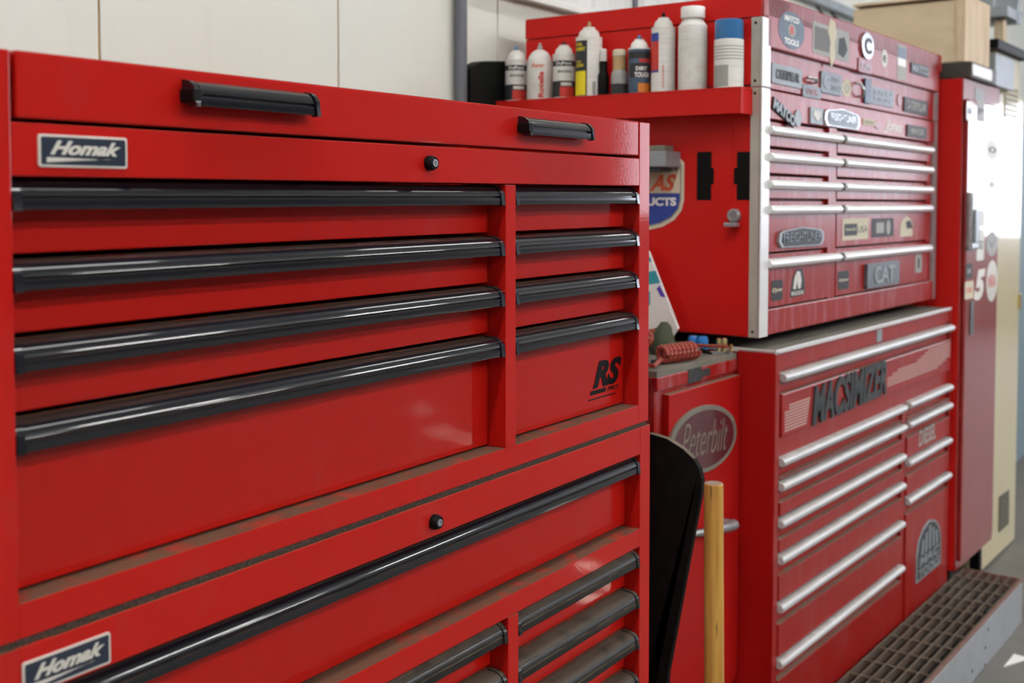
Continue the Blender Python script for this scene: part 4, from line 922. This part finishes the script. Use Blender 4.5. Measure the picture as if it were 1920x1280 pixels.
# far wall with two bright openings
OA, OB = (-2.5, -.95, .98, 2.60), (-5.9, -3.05, 1.2, 4.2)
mb = MB()
for y0, y1, z0, z1 in ((OA[1], WY, FLOOR, 5.), (OB[1], OA[0], FLOOR, 5.), (-12, OB[0], FLOOR, 5.), (OA[0], OA[1], FLOOR, OA[2]), (OA[0], OA[1], OA[3], 5.), (OB[0], OB[1], FLOOR, OB[2]), (OB[0], OB[1], OB[3], 5.)): mb.box(14.9, 15, y0, y1, z0, z1, 0)
struct('wall_far', mb, 'farwall')
# right wall with high windows
mb = MB(); mb.box(-6, 15, -12.1, -12, FLOOR, 5.0, 0)
struct('wall_right', mb, 'darkwall')
# corrugated light panel with its sill, high on the wall
mb = MB(); t = bmesh.new(); px_ = 2.70; prev = None; zlo, zhi = 2.10, 3.0
while px_ < 4.9:
    ph = (px_*8.2) % 1; yy = WY-.002-(.016 if .15 < ph < .55 else 0)
    cur = (t.verts.new((px_, yy, zlo)), t.verts.new((px_, yy, zhi)))
    if prev: t.faces.new((prev[0], cur[0], cur[1], prev[1]))
    prev = cur; px_ += .012
mb._add(t, None, False); struct('trim_2', mb, 'blinds')
mb = MB(); mb.box(2.70, 4.9, WY-.035, WY+.001, 2.078, 2.102, .003); struct('trim_1', mb, 'white')
a_ = at(1180, 0, 'y', WY)
mb = MB(); mb.box(a_.x-.012, a_.x+.012, WY-.03, WY-.019, 2.102, 3.0, .001); struct('trim_3', mb, 'pipe')
q = at(868, 80, 'y', WY-.03); mb = MB(); mb.tube([(q.x, WY-.022, .6), (q.x, WY-.022, 4.9)], .0185, 16); single('wall_pipe', mb, 'pipe', 'grey vertical conduit pipe fixed to the cream wall behind', 'pipe', W, (q.x, WY-.022, .6))
q0 = at(1540, 0, 'y', WY-.04); q1 = at(1600, 26, 'y', WY-.04); mb = MB(); mb.box(5.3, 9., WY-.05, WY-.0005, (q0.z+q1.z)/2-.022, (q0.z+q1.z)/2+.022, .004)
single('wall_rail', mb, 'galv', 'grey horizontal rail on the wall above the far chest lid', 'rail', W, (7, WY-.03, (q0.z+q1.z)/2))
for k, (pa, pb) in enumerate((((1508, -30), (1545, 30)), ((1545, 0), (1575, 42)))):
    a_ = at(*pa, 'y', WY-.006); b_ = at(*pb, 'y', WY-.006); e_ = b_+(b_-a_)*1.2; mb = MB(); mb.tube([a_, (a_+b_)/2+Vector((0, 0, -.01)), b_, e_], .0058, 8)
    single('cable', mb, 'greyink', ('thin dark cable slanting down the wall, nearer the silver-trimmed corner', 'thin dark cable slanting down the wall, nearer the crate')[k], 'cable', W, tuple(b_), 'cables on the wall')
# black wall case behind the near chest
mb = MB(); c0 = at(884, 125, 'y', WY-.04); c1 = at(905, 113, 'y', WY-.04); c2 = at(944, 112, 'y', WY-.04)
zb_ = 1.70
pts = [(c0.x, zb_), (c2.x+.04, zb_), (c2.x+.04, c2.z), (c1.x+.02, c1.z), (c1.x, c1.z-.003), (c0.x+.01, c0.z+.004), (c0.x, c0.z-.006)]
mb.prism(pts, front(0, WY-.04, 0), -.0385, 0, bev=.006); single('wall_case', mb, 'tyre', 'black round-cornered case on the wall, left of the spray cans', 'case', W, (c1.x, WY-.02, zb_))
# far blue-grey cabinet
q = at(1912, 700, 'y', 1.0); mb = MB(); mb.box(6.9, 7.6, 1.30, 1.95, FLOOR+.001, 1.9, .01); single('steel_cabinet', mb, 'bluewall', 'blue grey steel cabinet at the far right edge', 'cabinet', W, (7.2, 1.6, FLOOR))
# ------------------------------------------------------------------ light
w = bpy.data.worlds.new('World'); S.world = w; w.use_nodes = True
bg = w.node_tree.nodes['Background']; bg.inputs[0].default_value = (.84, .88, 1, 1); bg.inputs[1].default_value = 9.0
def area(name, loc, rot, sx, sy, e, col=(1, 1, 1), portal=False):
    l = bpy.data.lights.new(name, 'AREA'); l.shape = 'RECTANGLE'; l.size = sx; l.size_y = sy; l.energy = e; l.color = col
    if portal: l.cycles.is_portal = True
    o = bpy.data.objects.new(name, l); COL.objects.link(o); o.location = loc; o.rotation_euler = rot; return o
for o_ in (OA, OB): area('window_portal', (14.95, (o_[0]+o_[1])/2, (o_[2]+o_[3])/2), (0, R(90), 0), o_[3]-o_[2], o_[1]-o_[0], 0, portal=True)
def glint_patch(x, y, r, e):  # added narrow spots on the floor, only for glints in the near drawers
    l = bpy.data.lights.new('glint_spot', 'SPOT'); l.energy = e; l.spot_size = 2*math.atan(r/4.9); l.spot_blend = .25; l.shadow_soft_size = .01; l.color = (1, .97, .9)
    o = bpy.data.objects.new('glint_spot', l); COL.objects.link(o); o.location = (x+.6, y-1.2, 4.8); o.rotation_euler = (Vector((x, y, FLOOR))-o.location).to_track_quat('-Z', 'Y').to_euler()
for x, y, r in ((6.65, -3.07, .08), (6.05, -2.42, .09), (5.94, -2.12, .08), (3.86, -.01, .06), (4.02, -.02, .04), (4.2, -.28, .05)): glint_patch(x, y, r, 45000)

m_, nt, b_ = nodes('lamp_diffuser'); b_.inputs['Base Color'].default_value = (.9, .9, .9, 1); b_.inputs['Emission Color'].default_value = (1, .99, .97, 1); b_.inputs['Emission Strength'].default_value = 100.; M['tube'] = m_
m_, nt, b_ = nodes('lamp_diffuser_dim'); b_.inputs['Base Color'].default_value = (.9, .9, .9, 1); b_.inputs['Emission Color'].default_value = (1, .99, .97, 1); b_.inputs['Emission Strength'].default_value = 18.; M['tubedim'] = m_
m_, nt, b_ = nodes('lamp_diffuser_mid'); b_.inputs['Base Color'].default_value = (.9, .9, .9, 1); b_.inputs['Emission Color'].default_value = (1, .99, .97, 1); b_.inputs['Emission Strength'].default_value = 62.; M['tubemid'] = m_
k = 0
for ly in (.25, -4.4, -7.2):
    for lx in (-3.0, 0, 3.0, 6.0, 9.0):
        T = Thing('ceiling_light', 'long white strip light hanging under the shop ceiling', 'ceiling light', W, (lx, ly, 4.86), 'strip lights')
        mb = MB(); mb.box(lx-.75, lx+.75, ly-.16, ly+.16, 4.89, 4.95, .004); mb.box(lx-.6, lx-.58, ly-.01, ly+.01, 4.95, 5.0, 0); mb.box(lx+.58, lx+.6, ly-.01, ly+.01, 4.95, 5.0, 0); T.part('housing', mb, 'white')
        mb = MB(); mb.box(lx-.72, lx+.72, ly-.14, ly+.14, 4.86, 4.889, .002); T.part('diffuser', mb, ('tubemid' if lx <= 0 else 'tubedim') if ly > 0 else ('tube' if lx > -1 else 'tubedim'))
# ------------------------------------------------------------------ camera
cam = bpy.data.cameras.new('Camera'); co = bpy.data.objects.new('Camera', cam); COL.objects.link(co)
co.matrix_world = axes_matrix(C0, cr, cu, -cw)
cam.sensor_width = 36; cam.lens = F/1920*36; cam.shift_y = (PYC-640)/1920; cam.clip_start = .05
cam.dof.use_dof = True; cam.dof.focus_distance = 1.95; cam.dof.aperture_fstop = 4.2
S.camera = co
S.view_settings.view_transform = 'Standard'; S.view_settings.look = 'None'; S.view_settings.gamma = 1; S.view_settings.use_curve_mapping = False
S.view_settings.exposure = -0.25
